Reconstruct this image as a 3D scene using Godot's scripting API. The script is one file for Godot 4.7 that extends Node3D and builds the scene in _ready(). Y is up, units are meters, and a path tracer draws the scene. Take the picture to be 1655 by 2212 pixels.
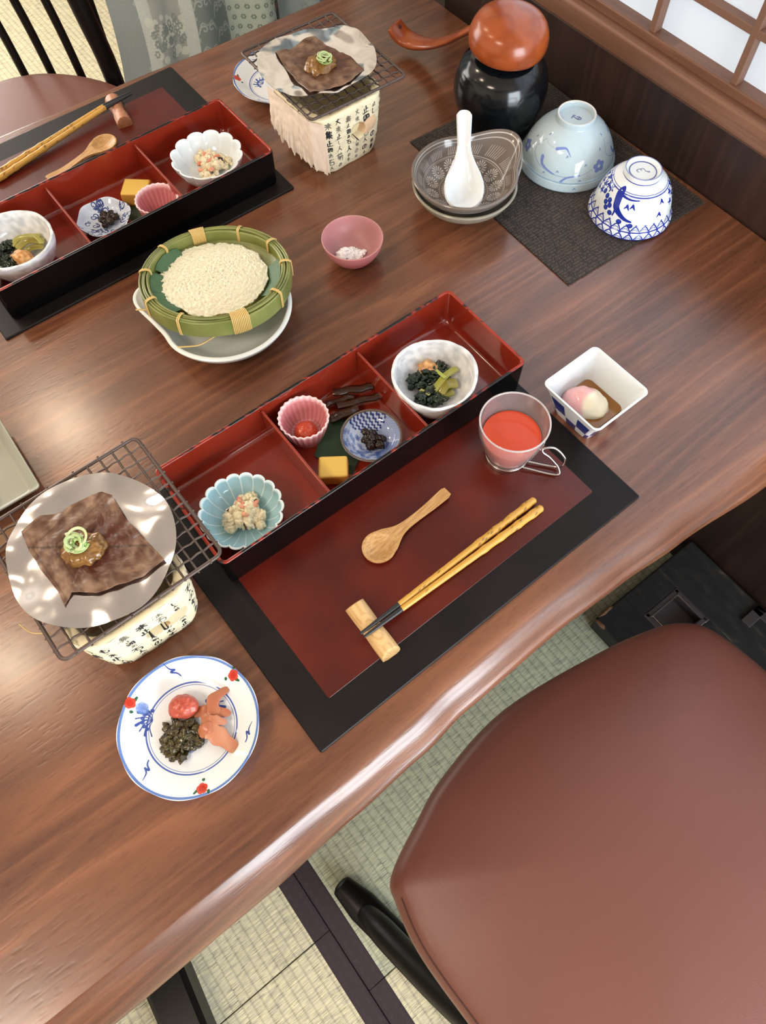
extends Node3D
# A breakfast table in a tatami room, built object by object. Metres, y up, floor at y = 0, table top at y = TT.

const TT := 0.68
var M := {}
var downlights := [Vector3(-0.035, 2.28, -1.92), Vector3(-0.6, 2.28, -1.23), Vector3(-1.3, 2.28, -1.92), Vector3(-1.9, 2.28, 0.9)]
var taken := {}
var rng := RandomNumberGenerator.new()


func _ready() -> void:
	rng.seed = 7
	view_and_light()
	make_materials()
	room()
	table_and_seats()
	near_setting()
	far_setting()
	middle_things()
	tea_corner()


func view_and_light() -> void:
	var cam := Camera3D.new()
	cam.name = "camera"
	cam.fov = 68.963
	cam.near = 0.02
	cam.far = 40.0
	cam.position = Vector3(0, TT + 0.72, 0)
	cam.rotation = Vector3(-1.1112, -0.6285, -0.0297)
	add_child(cam)
	cam.current = true
	var env := Environment.new()
	env.background_mode = Environment.BG_COLOR
	env.background_color = Color(0.55, 0.62, 0.7)
	env.background_energy_multiplier = 0.6
	env.tonemap_mode = Environment.TONE_MAPPER_LINEAR
	env.tonemap_exposure = 0.86
	env.sdfgi_enabled = true
	env.ssao_enabled = true
	env.ssil_enabled = true
	var we := WorldEnvironment.new()
	we.name = "world_environment"
	we.environment = env
	add_child(we)
	# daylight through the paper of the shoji: beside the table, behind the viewer
	area("shoji_daylight_right", Vector3(0.835, TT + 0.56, 0.45), Vector3(-1, 0, 0), Vector2(2.6, 0.8), Color(0.86, 0.93, 1.0), 0.8)
	area("shoji_daylight_front", Vector3(0.21, 1.05, 1.93), Vector3(0, 0, -1), Vector2(1.3, 1.3), Color(0.93, 0.97, 1.0), 9.5)
	area("shoji_daylight_back", Vector3(-0.47, 1.27, -3.28), Vector3(0, 0, 1), Vector2(1.96, 1.64), Color(1.0, 0.98, 0.94), 9.0)
	# ceiling lamps
	area("ceiling_lamp_light", Vector3(-1.2, 2.285, -0.1), Vector3(0, -1, 0), Vector2(0.5, 0.5), Color(1.0, 0.93, 0.85), 2.4)
	for p in downlights:
		var s := SpotLight3D.new()
		s.name = "downlight_light"
		s.light_color = Color(1.0, 0.9, 0.78)
		s.light_energy = 0.5
		s.light_size = 0.05
		s.spot_angle = 62.0
		s.spot_angle_attenuation = 0.6
		s.spot_range = 8.0
		s.spot_attenuation = 2.0
		s.shadow_enabled = true
		add_child(s, true)
		s.look_at_from_position(p, p + Vector3(0, -1, 0.0001), Vector3(0, 0, 1))


func area(nm: String, at: Vector3, dir: Vector3, size: Vector2, col: Color, energy: float) -> void:
	var l := AreaLight3D.new()
	l.name = nm
	l.area_size = size
	l.light_color = col
	l.light_energy = energy
	l.area_range = 12.0
	l.area_attenuation = 2.0
	l.shadow_enabled = true
	add_child(l, true)
	var up := Vector3.UP if absf(dir.y) < 0.9 else Vector3(0, 0, 1)
	l.look_at_from_position(at, at + dir, up)


# ------------------------------------------------------------------ naming and tagging
func numbered(nm: String) -> String:
	var n: int = taken.get(nm, 0)
	taken[nm] = n + 1
	return nm if n == 0 else "%s_%03d" % [nm, n]


func tag(o: Node, label: String, category: String, group := "") -> void:
	o.set_meta("label", label)
	o.set_meta("category", category)
	if group:
		o.set_meta("group", group)


func thing(nm: String, label: String, category: String, at := Vector3.ZERO, turn := 0.0, group := "") -> Node3D:
	var o := Node3D.new()
	o.name = numbered(nm)
	add_child(o)
	o.position = at
	o.rotation.y = turn
	tag(o, label, category, group)
	return o


func part(parent: Node3D, nm: String, d, m: Material, at := Vector3.ZERO, rot := Vector3.ZERO) -> MeshInstance3D:
	var o := MeshInstance3D.new()
	o.name = nm
	o.mesh = d if d is Mesh else mk(d)
	o.material_override = m
	parent.add_child(o, true)
	o.position = at
	o.rotation = rot
	return o


func solo(nm: String, d, m: Material, label: String, category: String, at := Vector3.ZERO, rot := Vector3.ZERO, group := "") -> MeshInstance3D:
	var o := part(self, numbered(nm), d, m, at, rot)
	tag(o, label, category, group)
	return o


func struct(nm: String, d, m: Material, at := Vector3.ZERO) -> MeshInstance3D:
	var o := part(self, nm, d, m, at)
	o.set_meta("kind", "structure")
	return o


func struct_root(nm: String) -> Node3D:
	var o := Node3D.new()
	o.name = nm
	add_child(o)
	o.set_meta("kind", "structure")
	return o


func copy(o: Node3D, label: String, at: Vector3, turn := 0.0) -> Node3D:
	var c: Node3D = o.duplicate()
	var base := String(o.name)
	var cut := base.rfind("_")
	if cut > 0 and base.substr(cut + 1).is_valid_int():
		base = base.substr(0, cut)
	c.name = numbered(base)
	add_child(c)
	c.position = at
	c.rotation.y = turn
	c.set_meta("label", label)
	return c


func T(x: float, h: float, z: float) -> Vector3:
	return Vector3(x, TT + h, z)


# ------------------------------------------------------------------ mesh data: {P, N, U, C, I}
func mk(d: Dictionary) -> ArrayMesh:
	var a := []
	a.resize(Mesh.ARRAY_MAX)
	a[Mesh.ARRAY_VERTEX] = d.P
	a[Mesh.ARRAY_NORMAL] = d.N
	a[Mesh.ARRAY_TEX_UV] = d.U
	if d.C.size() > 0:
		a[Mesh.ARRAY_COLOR] = d.C
	a[Mesh.ARRAY_INDEX] = d.I
	var m := ArrayMesh.new()
	m.add_surface_from_arrays(Mesh.PRIMITIVE_TRIANGLES, a)
	return m


func normals(P: PackedVector3Array, I: PackedInt32Array) -> PackedVector3Array:
	var N := PackedVector3Array()
	N.resize(P.size())
	for t in range(0, I.size(), 3):
		var a := I[t]
		var b := I[t + 1]
		var c := I[t + 2]
		var n := (P[c] - P[a]).cross(P[b] - P[a])
		N[a] += n
		N[b] += n
		N[c] += n
	return N


func finish(N: PackedVector3Array) -> void:
	for i in N.size():
		var n := N[i]
		N[i] = n.normalized() if n.length_squared() > 1e-30 else Vector3.UP


# a sheet of (nu + 1) x (nv + 1) points; the front looks along dP/dv x dP/du
func grid(nu: int, nv: int, fn: Callable, o := {}) -> Dictionary:
	var w := nu + 1
	var P := PackedVector3Array()
	var U := PackedVector2Array()
	var C := PackedColorArray()
	var I := PackedInt32Array()
	P.resize(w * (nv + 1))
	U.resize(w * (nv + 1))
	var uvf = o.get("uv")
	var colf = o.get("col")
	if colf:
		C.resize(w * (nv + 1))
	for j in nv + 1:
		for i in w:
			var u := float(i) / nu
			var v := float(j) / nv
			var p: Vector3 = fn.call(u, v)
			var k := j * w + i
			P[k] = p
			U[k] = uvf.call(u, v, p) if uvf else Vector2(u, v)
			if colf:
				C[k] = colf.call(u, v, p)
	I.resize(nu * nv * 6)
	var q := 0
	var flip: bool = o.get("flip", false)
	for j in nv:
		for i in nu:
			var a := j * w + i
			var b := a + 1
			var c := a + w + 1
			var e := a + w
			if flip:
				I[q] = a; I[q + 1] = c; I[q + 2] = b; I[q + 3] = a; I[q + 4] = e; I[q + 5] = c
			else:
				I[q] = a; I[q + 1] = b; I[q + 2] = c; I[q + 3] = a; I[q + 4] = c; I[q + 5] = e
			q += 6
	var N := normals(P, I)
	if o.get("wrap", false):
		for j in nv + 1:
			var n := N[j * w] + N[j * w + nu]
			N[j * w] = n
			N[j * w + nu] = n
	if o.get("wrapv", false):
		for i in w:
			var n := N[i] + N[nv * w + i]
			N[i] = n
			N[nv * w + i] = n
	for j in [0, nv]:
		if P[j * w].distance_squared_to(P[j * w + nu / 2]) < 1e-14 and P[j * w].distance_squared_to(P[j * w + nu / 4]) < 1e-14:
			var n := Vector3.ZERO
			for i in w:
				n += N[j * w + i]
			for i in w:
				N[j * w + i] = n
	finish(N)
	return {"P": P, "N": N, "U": U, "C": C, "I": I}


func moved(d: Dictionary, t: Transform3D) -> Dictionary:
	var P: PackedVector3Array = t * d.P
	var N := PackedVector3Array()
	N.resize(P.size())
	var b := t.basis.inverse().transposed()
	for i in P.size():
		N[i] = (b * d.N[i]).normalized()
	return {"P": P, "N": N, "U": d.U, "C": d.C, "I": d.I}


func at(d: Dictionary, p: Vector3, rot := Vector3.ZERO, sc := Vector3.ONE) -> Dictionary:
	return moved(d, Transform3D(Basis.from_euler(rot).scaled_local(sc), p))


func join(list: Array) -> Dictionary:
	var P := PackedVector3Array()
	var N := PackedVector3Array()
	var U := PackedVector2Array()
	var C := PackedColorArray()
	var I := PackedInt32Array()
	var colored := false
	for d in list:
		colored = colored or d.C.size() > 0
	for d in list:
		var k := P.size()
		P.append_array(d.P)
		N.append_array(d.N)
		U.append_array(d.U)
		if colored:
			if d.C.size() > 0:
				C.append_array(d.C)
			else:
				var f := PackedColorArray()
				f.resize(d.P.size())
				f.fill(Color.WHITE)
				C.append_array(f)
		var J: PackedInt32Array = d.I
		var at0 := I.size()
		I.resize(at0 + J.size())
		for i in J.size():
			I[at0 + i] = J[i] + k
	return {"P": P, "N": N, "U": U, "C": C, "I": I}


func curve2(pts: Array, k := 6) -> Array:   # Catmull-Rom through 2D points
	var out := []
	for i in pts.size() - 1:
		var a: Vector2 = pts[maxi(i - 1, 0)]
		var b: Vector2 = pts[i]
		var c: Vector2 = pts[i + 1]
		var e: Vector2 = pts[mini(i + 2, pts.size() - 1)]
		for j in k:
			out.append(b.cubic_interpolate(c, a, e, float(j) / k))
	out.append(pts[-1])
	return out


func curve3(pts: Array, k := 6) -> Array:
	var out := []
	for i in pts.size() - 1:
		var a: Vector3 = pts[maxi(i - 1, 0)]
		var b: Vector3 = pts[i]
		var c: Vector3 = pts[i + 1]
		var e: Vector3 = pts[mini(i + 2, pts.size() - 1)]
		for j in k:
			out.append(b.cubic_interpolate(c, a, e, float(j) / k))
	out.append(pts[-1])
	return out


# a turned shape: profile of Vector2(radius, height), the outside going up first; mod(theta, v, r, y) may change (r, y)
func lathe(prof: Array, n := 64, o := {}) -> Dictionary:
	var mod = o.get("mod")
	var k := prof.size() - 1
	var fn := func(u: float, v: float) -> Vector3:
		var q: Vector2 = prof[int(round(v * k))]
		var th := u * TAU
		if mod:
			q = mod.call(th, v, q.x, q.y)
		return Vector3(q.x * cos(th), q.y, q.x * sin(th))
	var oo := o.duplicate()
	oo["wrap"] = true
	return grid(n, k, fn, oo)


# a tube along a path; radius is a number or a function of v; squash flattens the section along the frame's second axis
func tube(path: Array, radius, n := 10, o := {}) -> Dictionary:
	var pts := PackedVector3Array(path)
	var closed: bool = o.get("closed", false)
	var m := pts.size()
	var X := []
	var Y := []
	var t0 := (pts[1] - pts[0]).normalized()
	var ref: Vector3 = o.get("ref", Vector3.UP)
	if absf(t0.dot(ref)) > 0.95:
		ref = Vector3.RIGHT
	var x := ref.cross(t0).normalized()
	for i in m:
		var a := pts[(i - 1 + m) % m] if closed else pts[maxi(i - 1, 0)]
		var b := pts[(i + 1) % m] if closed else pts[mini(i + 1, m - 1)]
		var t := (b - a).normalized()
		x = (x - t * x.dot(t)).normalized()
		X.append(x)
		Y.append(t.cross(x))
	var squash: float = o.get("squash", 1.0)
	var cap: bool = o.get("cap", true) and not closed
	var rings := []
	if cap:
		rings.append([0, 0.0])
		rings.append([0, 0.55])
		rings.append([0, 0.95])
	for i in m:
		rings.append([i, 1.0])
	if closed:
		rings.append([0, 1.0])
	if cap:
		rings.append([m - 1, 0.95])
		rings.append([m - 1, 0.55])
		rings.append([m - 1, 0.0])
	var k := rings.size() - 1
	var dome: float = o.get("dome", 0.35)
	var fn := func(u: float, v: float) -> Vector3:
		var g: Array = rings[int(round(v * k))]
		var i: int = g[0]
		var f: float = g[1]
		var vv := float(i) / maxf(m - 1, 1)
		var r: float = radius.call(vv) if radius is Callable else radius
		var th := -u * TAU
		var p: Vector3 = pts[i] + X[i] * cos(th) * r * f + Y[i] * sin(th) * r * f * squash
		if f < 1.0:
			var t: Vector3 = (pts[1] - pts[0]).normalized() * -1.0 if i == 0 else (pts[m - 1] - pts[m - 2]).normalized()
			p += t * r * dome * sqrt(1.0 - f * f)
		return p
	var oo := o.duplicate()
	oo["wrap"] = true
	return grid(n, k, fn, oo)


# a box with rounded edges
func rbox(s: Vector3, r := 0.002, o := {}) -> Dictionary:
	var h := s / 2.0
	r = minf(r, minf(h.x, minf(h.y, h.z)) * 0.98)
	var P := PackedVector3Array()
	var N := PackedVector3Array()
	var U := PackedVector2Array()
	var I := PackedInt32Array()
	var axes := [[Vector3.RIGHT, Vector3.UP, Vector3.BACK], [Vector3.LEFT, Vector3.BACK, Vector3.UP], [Vector3.UP, Vector3.BACK, Vector3.RIGHT], [Vector3.DOWN, Vector3.RIGHT, Vector3.BACK], [Vector3.BACK, Vector3.RIGHT, Vector3.UP], [Vector3.FORWARD, Vector3.UP, Vector3.RIGHT]]
	for ax in axes:
		var n: Vector3 = ax[0]
		var a: Vector3 = ax[1]
		var b: Vector3 = ax[2]
		var ha := absf(h.dot(a.abs()))
		var hb := absf(h.dot(b.abs()))
		var hn := absf(h.dot(n.abs()))
		var ca := [-ha, -ha + r * 0.3, -ha + r, ha - r, ha - r * 0.3, ha]
		var cb := [-hb, -hb + r * 0.3, -hb + r, hb - r, hb - r * 0.3, hb]
		var k := P.size()
		for j in 6:
			for i in 6:
				var q: Vector3 = n * hn + a * ca[i] + b * cb[j]
				var inner := q.clamp(-h + Vector3(r, r, r), h - Vector3(r, r, r))
				var dd := (q - inner).normalized()
				P.append(inner + dd * r)
				N.append(dd)
				U.append(Vector2(ca[i] / (2.0 * ha) + 0.5, cb[j] / (2.0 * hb) + 0.5))
		for j in 5:
			for i in 5:
				var e := k + j * 6 + i
				I.append_array([e, e + 7, e + 1, e, e + 6, e + 7])
	return {"P": P, "N": N, "U": U, "C": PackedColorArray(), "I": I}


# a sheet with thickness, closed all round
func shell(nu: int, nv: int, fn: Callable, th: float, o := {}) -> Dictionary:
	var g := grid(nu, nv, fn, o)
	var w := nu + 1
	var P: PackedVector3Array = g.P
	var N: PackedVector3Array = g.N
	var A := PackedVector3Array()
	var B := PackedVector3Array()
	A.resize(P.size())
	B.resize(P.size())
	for i in P.size():
		A[i] = P[i] + N[i] * th * 0.5
		B[i] = P[i] - N[i] * th * 0.5
	var top := {"P": A, "N": N, "U": g.U, "C": g.C, "I": g.I}
	var I2: PackedInt32Array = g.I.duplicate()
	for t in range(0, I2.size(), 3):
		var s := I2[t + 1]
		I2[t + 1] = I2[t + 2]
		I2[t + 2] = s
	var N2 := PackedVector3Array()
	N2.resize(N.size())
	for i in N.size():
		N2[i] = -N[i]
	var bot := {"P": B, "N": N2, "U": g.U, "C": g.C, "I": I2}
	var loop := []
	for i in nu:
		loop.append(i)
	for j in nv:
		loop.append(j * w + nu)
	for i in nu:
		loop.append(nv * w + nu - i)
	for j in nv:
		loop.append((nv - j) * w)
	var m := loop.size()
	var flip: bool = o.get("flip", false)
	var side := grid(m, 1, func(u: float, v: float) -> Vector3:
		var k: int = loop[int(round(u * m)) % m]
		return A[k] if v < 0.5 else B[k], {"flip": not flip})
	var SU := PackedVector2Array()
	var SC := PackedColorArray()
	for j in 2:
		for i in m + 1:
			SU.append(g.U[loop[i % m]])
			if g.C.size() > 0:
				SC.append(g.C[loop[i % m]])
	side.U = SU
	side.C = SC
	return join([top, bot, side])


func fnoise(seed_: int, freq: float, oct := 3) -> FastNoiseLite:
	var n := FastNoiseLite.new()
	n.seed = seed_
	n.noise_type = FastNoiseLite.TYPE_SIMPLEX_SMOOTH
	n.frequency = freq
	n.fractal_type = FastNoiseLite.FRACTAL_FBM
	n.fractal_octaves = oct
	return n


# a lump: an ellipsoid roughened by noise (amp as a share of its size, freq in waves per metre)
func blob(r: Vector3, amp: float, freq: float, seed_: int, nu := 28, nv := 18, o := {}) -> Dictionary:
	var n := fnoise(seed_, freq, o.get("oct", 3))
	var fn := func(u: float, v: float) -> Vector3:
		var th := u * TAU
		var ph := v * PI
		var d := Vector3(sin(ph) * cos(th), -cos(ph), sin(ph) * sin(th))
		var p := d * r
		var k := 1.0 + amp * n.get_noise_3dv(p)
		p *= k
		if o.has("flat") and p.y < o.flat * r.y:
			p.y = o.flat * r.y
		return p
	var oo := o.duplicate()
	oo["wrap"] = true
	return grid(nu, nv, fn, oo)


# points of a rounded rectangle, k per corner and m per side
func rring(w: float, d: float, r: float, k := 6, m := 8) -> PackedVector2Array:
	var out := PackedVector2Array()
	var c := [Vector2(w / 2 - r, d / 2 - r), Vector2(-w / 2 + r, d / 2 - r), Vector2(-w / 2 + r, -d / 2 + r), Vector2(w / 2 - r, -d / 2 + r)]
	for q in 4:
		for i in k + 1:
			var a := PI / 2 * (q + float(i) / k)
			out.append(c[q] + Vector2(cos(a), sin(a)) * r)
		var e: Vector2 = out[-1]
		var a2 := PI / 2 * (q + 1)
		var f: Vector2 = c[(q + 1) % 4] + Vector2(cos(a2), sin(a2)) * r
		for i in range(1, m):
			out.append(e.lerp(f, float(i) / m))
	return out


# rings: [width, depth, corner radius, y] each; joins rounded rectangles, outside going up first
func loft(rings: Array, k := 6, m := 8, o := {}) -> Dictionary:
	var R := []
	for g in rings:
		R.append(rring(g[0], g[1], g[2], k, m))
	var n: int = R[0].size()
	var kk := rings.size() - 1
	var bend = o.get("bend")
	var fn := func(u: float, v: float) -> Vector3:
		var j := int(round(v * kk))
		var i := int(round(u * n)) % n
		var q: Vector2 = R[j][i]
		var p := Vector3(q.x, rings[j][3], q.y)
		return bend.call(p, u, v) if bend else p
	var oo := o.duplicate()
	oo["wrap"] = true
	return grid(n, kk, fn, oo)


# a flat plate with the given outline (x, z), from y0 to y1, its upper edge bevelled by b
func slab(poly: PackedVector2Array, y0: float, y1: float, b := 0.0, o := {}) -> Dictionary:
	if Geometry2D.is_polygon_clockwise(poly):
		poly.reverse()
	var n := poly.size()
	var ins := PackedVector2Array()
	for i in n:
		var a := poly[(i - 1 + n) % n]
		var c := poly[(i + 1) % n]
		var t := (c - a).normalized()
		ins.append(poly[i] - Vector2(t.y, -t.x) * b)
	var rows := [[poly, y0], [poly, y1 - b]]
	if b > 0.0:
		rows = [[poly, y0], [poly, y1 - b], [poly.duplicate(), y1 - b], [ins, y1]]
	var k := rows.size() - 1
	var oo := o.duplicate()
	oo["wrap"] = true
	oo["flip"] = o.get("flip", false)
	var uvf := func(_u: float, _v: float, p: Vector3) -> Vector2: return Vector2(p.x, p.z)
	oo["uv"] = o.get("uv", uvf)
	var side := grid(n, k, func(u: float, v: float) -> Vector3:
		var g: Array = rows[int(round(v * k))]
		var q: Vector2 = g[0][int(round(u * n)) % n]
		return Vector3(q.x, g[1], q.y), oo)
	var caps := []
	for top in [true, false]:
		var pl: PackedVector2Array = ins if top else poly
		var tri := Geometry2D.triangulate_polygon(pl)
		var P := PackedVector3Array()
		var N := PackedVector3Array()
		var U := PackedVector2Array()
		for q in pl:
			var p := Vector3(q.x, y1 if top else y0, q.y)
			P.append(p)
			N.append(Vector3.UP if top else Vector3.DOWN)
			U.append(oo.uv.call(0.0, 0.0, p))
		var I := PackedInt32Array()
		for t in range(0, tri.size(), 3):
			var f := (P[tri[t + 2]] - P[tri[t]]).cross(P[tri[t + 1]] - P[tri[t]]).y > 0.0
			if f == top:
				I.append_array([tri[t], tri[t + 1], tri[t + 2]])
			else:
				I.append_array([tri[t], tri[t + 2], tri[t + 1]])
		caps.append({"P": P, "N": N, "U": U, "C": PackedColorArray(), "I": I})
	return join([side, caps[0], caps[1]])


# ------------------------------------------------------------------ painting
func canvas(w: int, h: int, c: Color) -> Image:
	var im := Image.create(w, h, false, Image.FORMAT_RGB8)
	im.fill(c)
	return im


func dab(im: Image, x: float, y: float, r: float, c: Color, a := 1.0) -> void:
	var w := im.get_width()
	var h := im.get_height()
	for j in range(int(floor(y - r - 1)), int(ceil(y + r + 1)) + 1):
		if j < 0 or j >= h:
			continue
		for i in range(int(floor(x - r - 1)), int(ceil(x + r + 1)) + 1):
			var f := clampf(r + 0.5 - Vector2(i - x, j - y).length(), 0.0, 1.0) * a
			if f > 0.0:
				var ii := posmod(i, w)
				im.set_pixel(ii, j, im.get_pixel(ii, j).lerp(c, f))


func stroke(im: Image, pts: Array, w0: float, w1: float, c: Color, a := 1.0, smooth := true) -> void:
	var q: Array = curve2(pts, 8) if smooth and pts.size() > 2 else pts
	var total := 0.0
	for i in q.size() - 1:
		total += q[i].distance_to(q[i + 1])
	var run := 0.0
	for i in q.size() - 1:
		var d: float = q[i].distance_to(q[i + 1])
		var n := maxi(1, int(ceil(d / maxf(0.7, 0.45 * minf(w0, w1)))))
		for k in n:
			var p: Vector2 = q[i].lerp(q[i + 1], float(k) / n)
			dab(im, p.x, p.y, lerpf(w0, w1, (run + d * k / n) / maxf(total, 0.001)) * 0.5, c, a)
		run += d


func tex(im: Image) -> ImageTexture:
	return ImageTexture.create_from_image(im)


func ramp(stops: Array) -> Gradient:
	var g := Gradient.new()
	var off := PackedFloat32Array()
	var col := PackedColorArray()
	for s in stops:
		off.append(s[0])
		col.append(s[1])
	g.offsets = off
	g.colors = col
	return g


func noise_tex(seed_: int, freq: float, stops: Array, w := 512, h := 512, oct := 4) -> NoiseTexture2D:
	var t := NoiseTexture2D.new()
	t.width = w
	t.height = h
	t.seamless = true
	t.noise = fnoise(seed_, freq, oct)
	if stops.size() > 0:
		t.color_ramp = ramp(stops)
	return t


func hexc(r: int, g: int, b: int) -> Color:
	return Color8(r, g, b)


func lin(r: int, g: int, b: int) -> Color:
	return Color8(r, g, b).srgb_to_linear()


func mat(c: Color, rough: float, o := {}) -> StandardMaterial3D:
	var m := StandardMaterial3D.new()
	m.albedo_color = c
	m.roughness = rough
	for k in o:
		m.set(k, o[k])
	return m


func vmat(rough: float, o := {}) -> StandardMaterial3D:
	var m := mat(Color.WHITE, rough, o)
	m.vertex_color_use_as_albedo = true
	return m


# ------------------------------------------------------------------ materials
func streaks(seed_: int, freq: float, w: int, h: int, sx: int, oct := 4) -> PackedByteArray:
	# noise stretched sx times along the width
	var n := fnoise(seed_, freq, oct)
	var im := n.get_image(maxi(w / sx, 4), h)
	im.resize(w, h, Image.INTERPOLATE_CUBIC)
	im.convert(Image.FORMAT_L8)
	return im.get_data()


# planks of walnut: returns [colour, relief]
func wood_textures(w: int, h: int, seed_: int, cols: Array, bands: float) -> Array:
	var warp := streaks(seed_, 0.010, w, h, 14, 2)
	var fine := streaks(seed_ + 1, 0.16, w, h, 26, 3)
	var broad := streaks(seed_ + 2, 0.011, w, h, 5, 2)
	var pores := streaks(seed_ + 3, 0.42, w, h, 9, 1)
	var out := PackedByteArray()
	var bump := PackedByteArray()
	out.resize(w * h * 3)
	bump.resize(w * h)
	var lut := PackedByteArray()
	var g := ramp(cols)
	for i in 256:
		var c := g.sample(i / 255.0)
		lut.append_array([int(c.r * 255), int(c.g * 255), int(c.b * 255)])
	var k := 0
	for j in h:
		var y := float(j) / h * bands
		for i in w:
			var f := fine[k]
			var t := y + warp[k] * 0.016 + f * 0.0012
			var b := absf(fposmod(t, 1.0) * 2.0 - 1.0)
			var v := 0.24 * b * b + 0.0016 * (broad[k] - 128) + 0.0007 * (f - 128) + 0.37
			var pr := pores[k]
			var pit := 0
			if pr > 168:
				pit = mini((pr - 168) * 3, 110)
				v -= pit * 0.0008
			var q := clampi(int(v * 255.0), 0, 255) * 3
			out[k * 3] = lut[q]
			out[k * 3 + 1] = lut[q + 1]
			out[k * 3 + 2] = lut[q + 2]
			bump[k] = clampi(205 - pit + (f - 128) / 6, 0, 255)
			k += 1
	return [tex(Image.create_from_data(w, h, false, Image.FORMAT_RGB8, out)), tex(Image.create_from_data(w, h, false, Image.FORMAT_L8, bump))]


func tatami_texture() -> Array:
	# 0.30 m square: rush runs along u, a rib every 15 mm along v
	var s := 512
	var fib := streaks(91, 0.5, s, s, 22, 2)
	var fib2 := streaks(97, 0.11, s, s, 6, 2)
	var out := PackedByteArray()
	var bump := PackedByteArray()
	out.resize(s * s * 3)
	bump.resize(s * s)
	var k := 0
	for j in s:
		for i in s:
			var rib := fposmod(i * 20.0 / s, 1.0)
			var hump := sin(rib * PI)
			var groove := pow(1.0 - clampf(minf(rib, 1.0 - rib) * 4.5, 0.0, 1.0), 1.5)
			var f := (fib[k] - 128) / 128.0
			var g := (fib2[k] - 128) / 128.0
			var v := 0.93 + 0.15 * f + 0.08 * g - 0.13 * groove
			if f < -0.42:
				v -= 0.16
			v = clampf(v, 0.0, 1.25)
			out[k * 3] = clampi(int(228 * v), 0, 255)
			out[k * 3 + 1] = clampi(int(222 * v), 0, 255)
			out[k * 3 + 2] = clampi(int((198 - 8 * g) * v), 0, 255)
			bump[k] = clampi(int(40 + 150 * sqrt(hump) + 45 * f), 0, 255)
			k += 1
	return [tex(Image.create_from_data(s, s, false, Image.FORMAT_RGB8, out)), tex(Image.create_from_data(s, s, false, Image.FORMAT_L8, bump))]


func heri_texture() -> ImageTexture:
	# cloth of the mat border, a small crest in a lattice
	var im := canvas(256, 256, Color8(58, 44, 50))
	for j in 4:
		for i in 2:
			var cx := 64.0 + 128.0 * i
			var cy := 32.0 + 64.0 * j + (32.0 if i == 1 else 0.0)
			for k in 24:
				var a := TAU * k / 24.0
				dab(im, cx + cos(a) * 22.0, fposmod(cy + sin(a) * 17.0, 256.0), 2.2, Color8(82, 66, 70), 0.7)
			for q in 3:
				stroke(im, [Vector2(cx - 9 + 9 * q, fposmod(cy - 9, 256.0)), Vector2(cx - 9 + 9 * q, fposmod(cy - 9, 256.0) + 18.0)], 3.0, 3.0, Color8(80, 64, 68), 0.6, false)
			stroke(im, [Vector2(cx + 40, fposmod(cy - 30, 256.0)), Vector2(cx + 24, fposmod(cy - 30, 256.0) + 60.0)], 1.6, 1.6, Color8(40, 30, 36), 0.8, false)
	for j in 128:
		stroke(im, [Vector2(0, j * 2), Vector2(255, j * 2)], 0.6, 0.6, Color8(30, 22, 28), 0.25, false)
	return tex(im)


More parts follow.
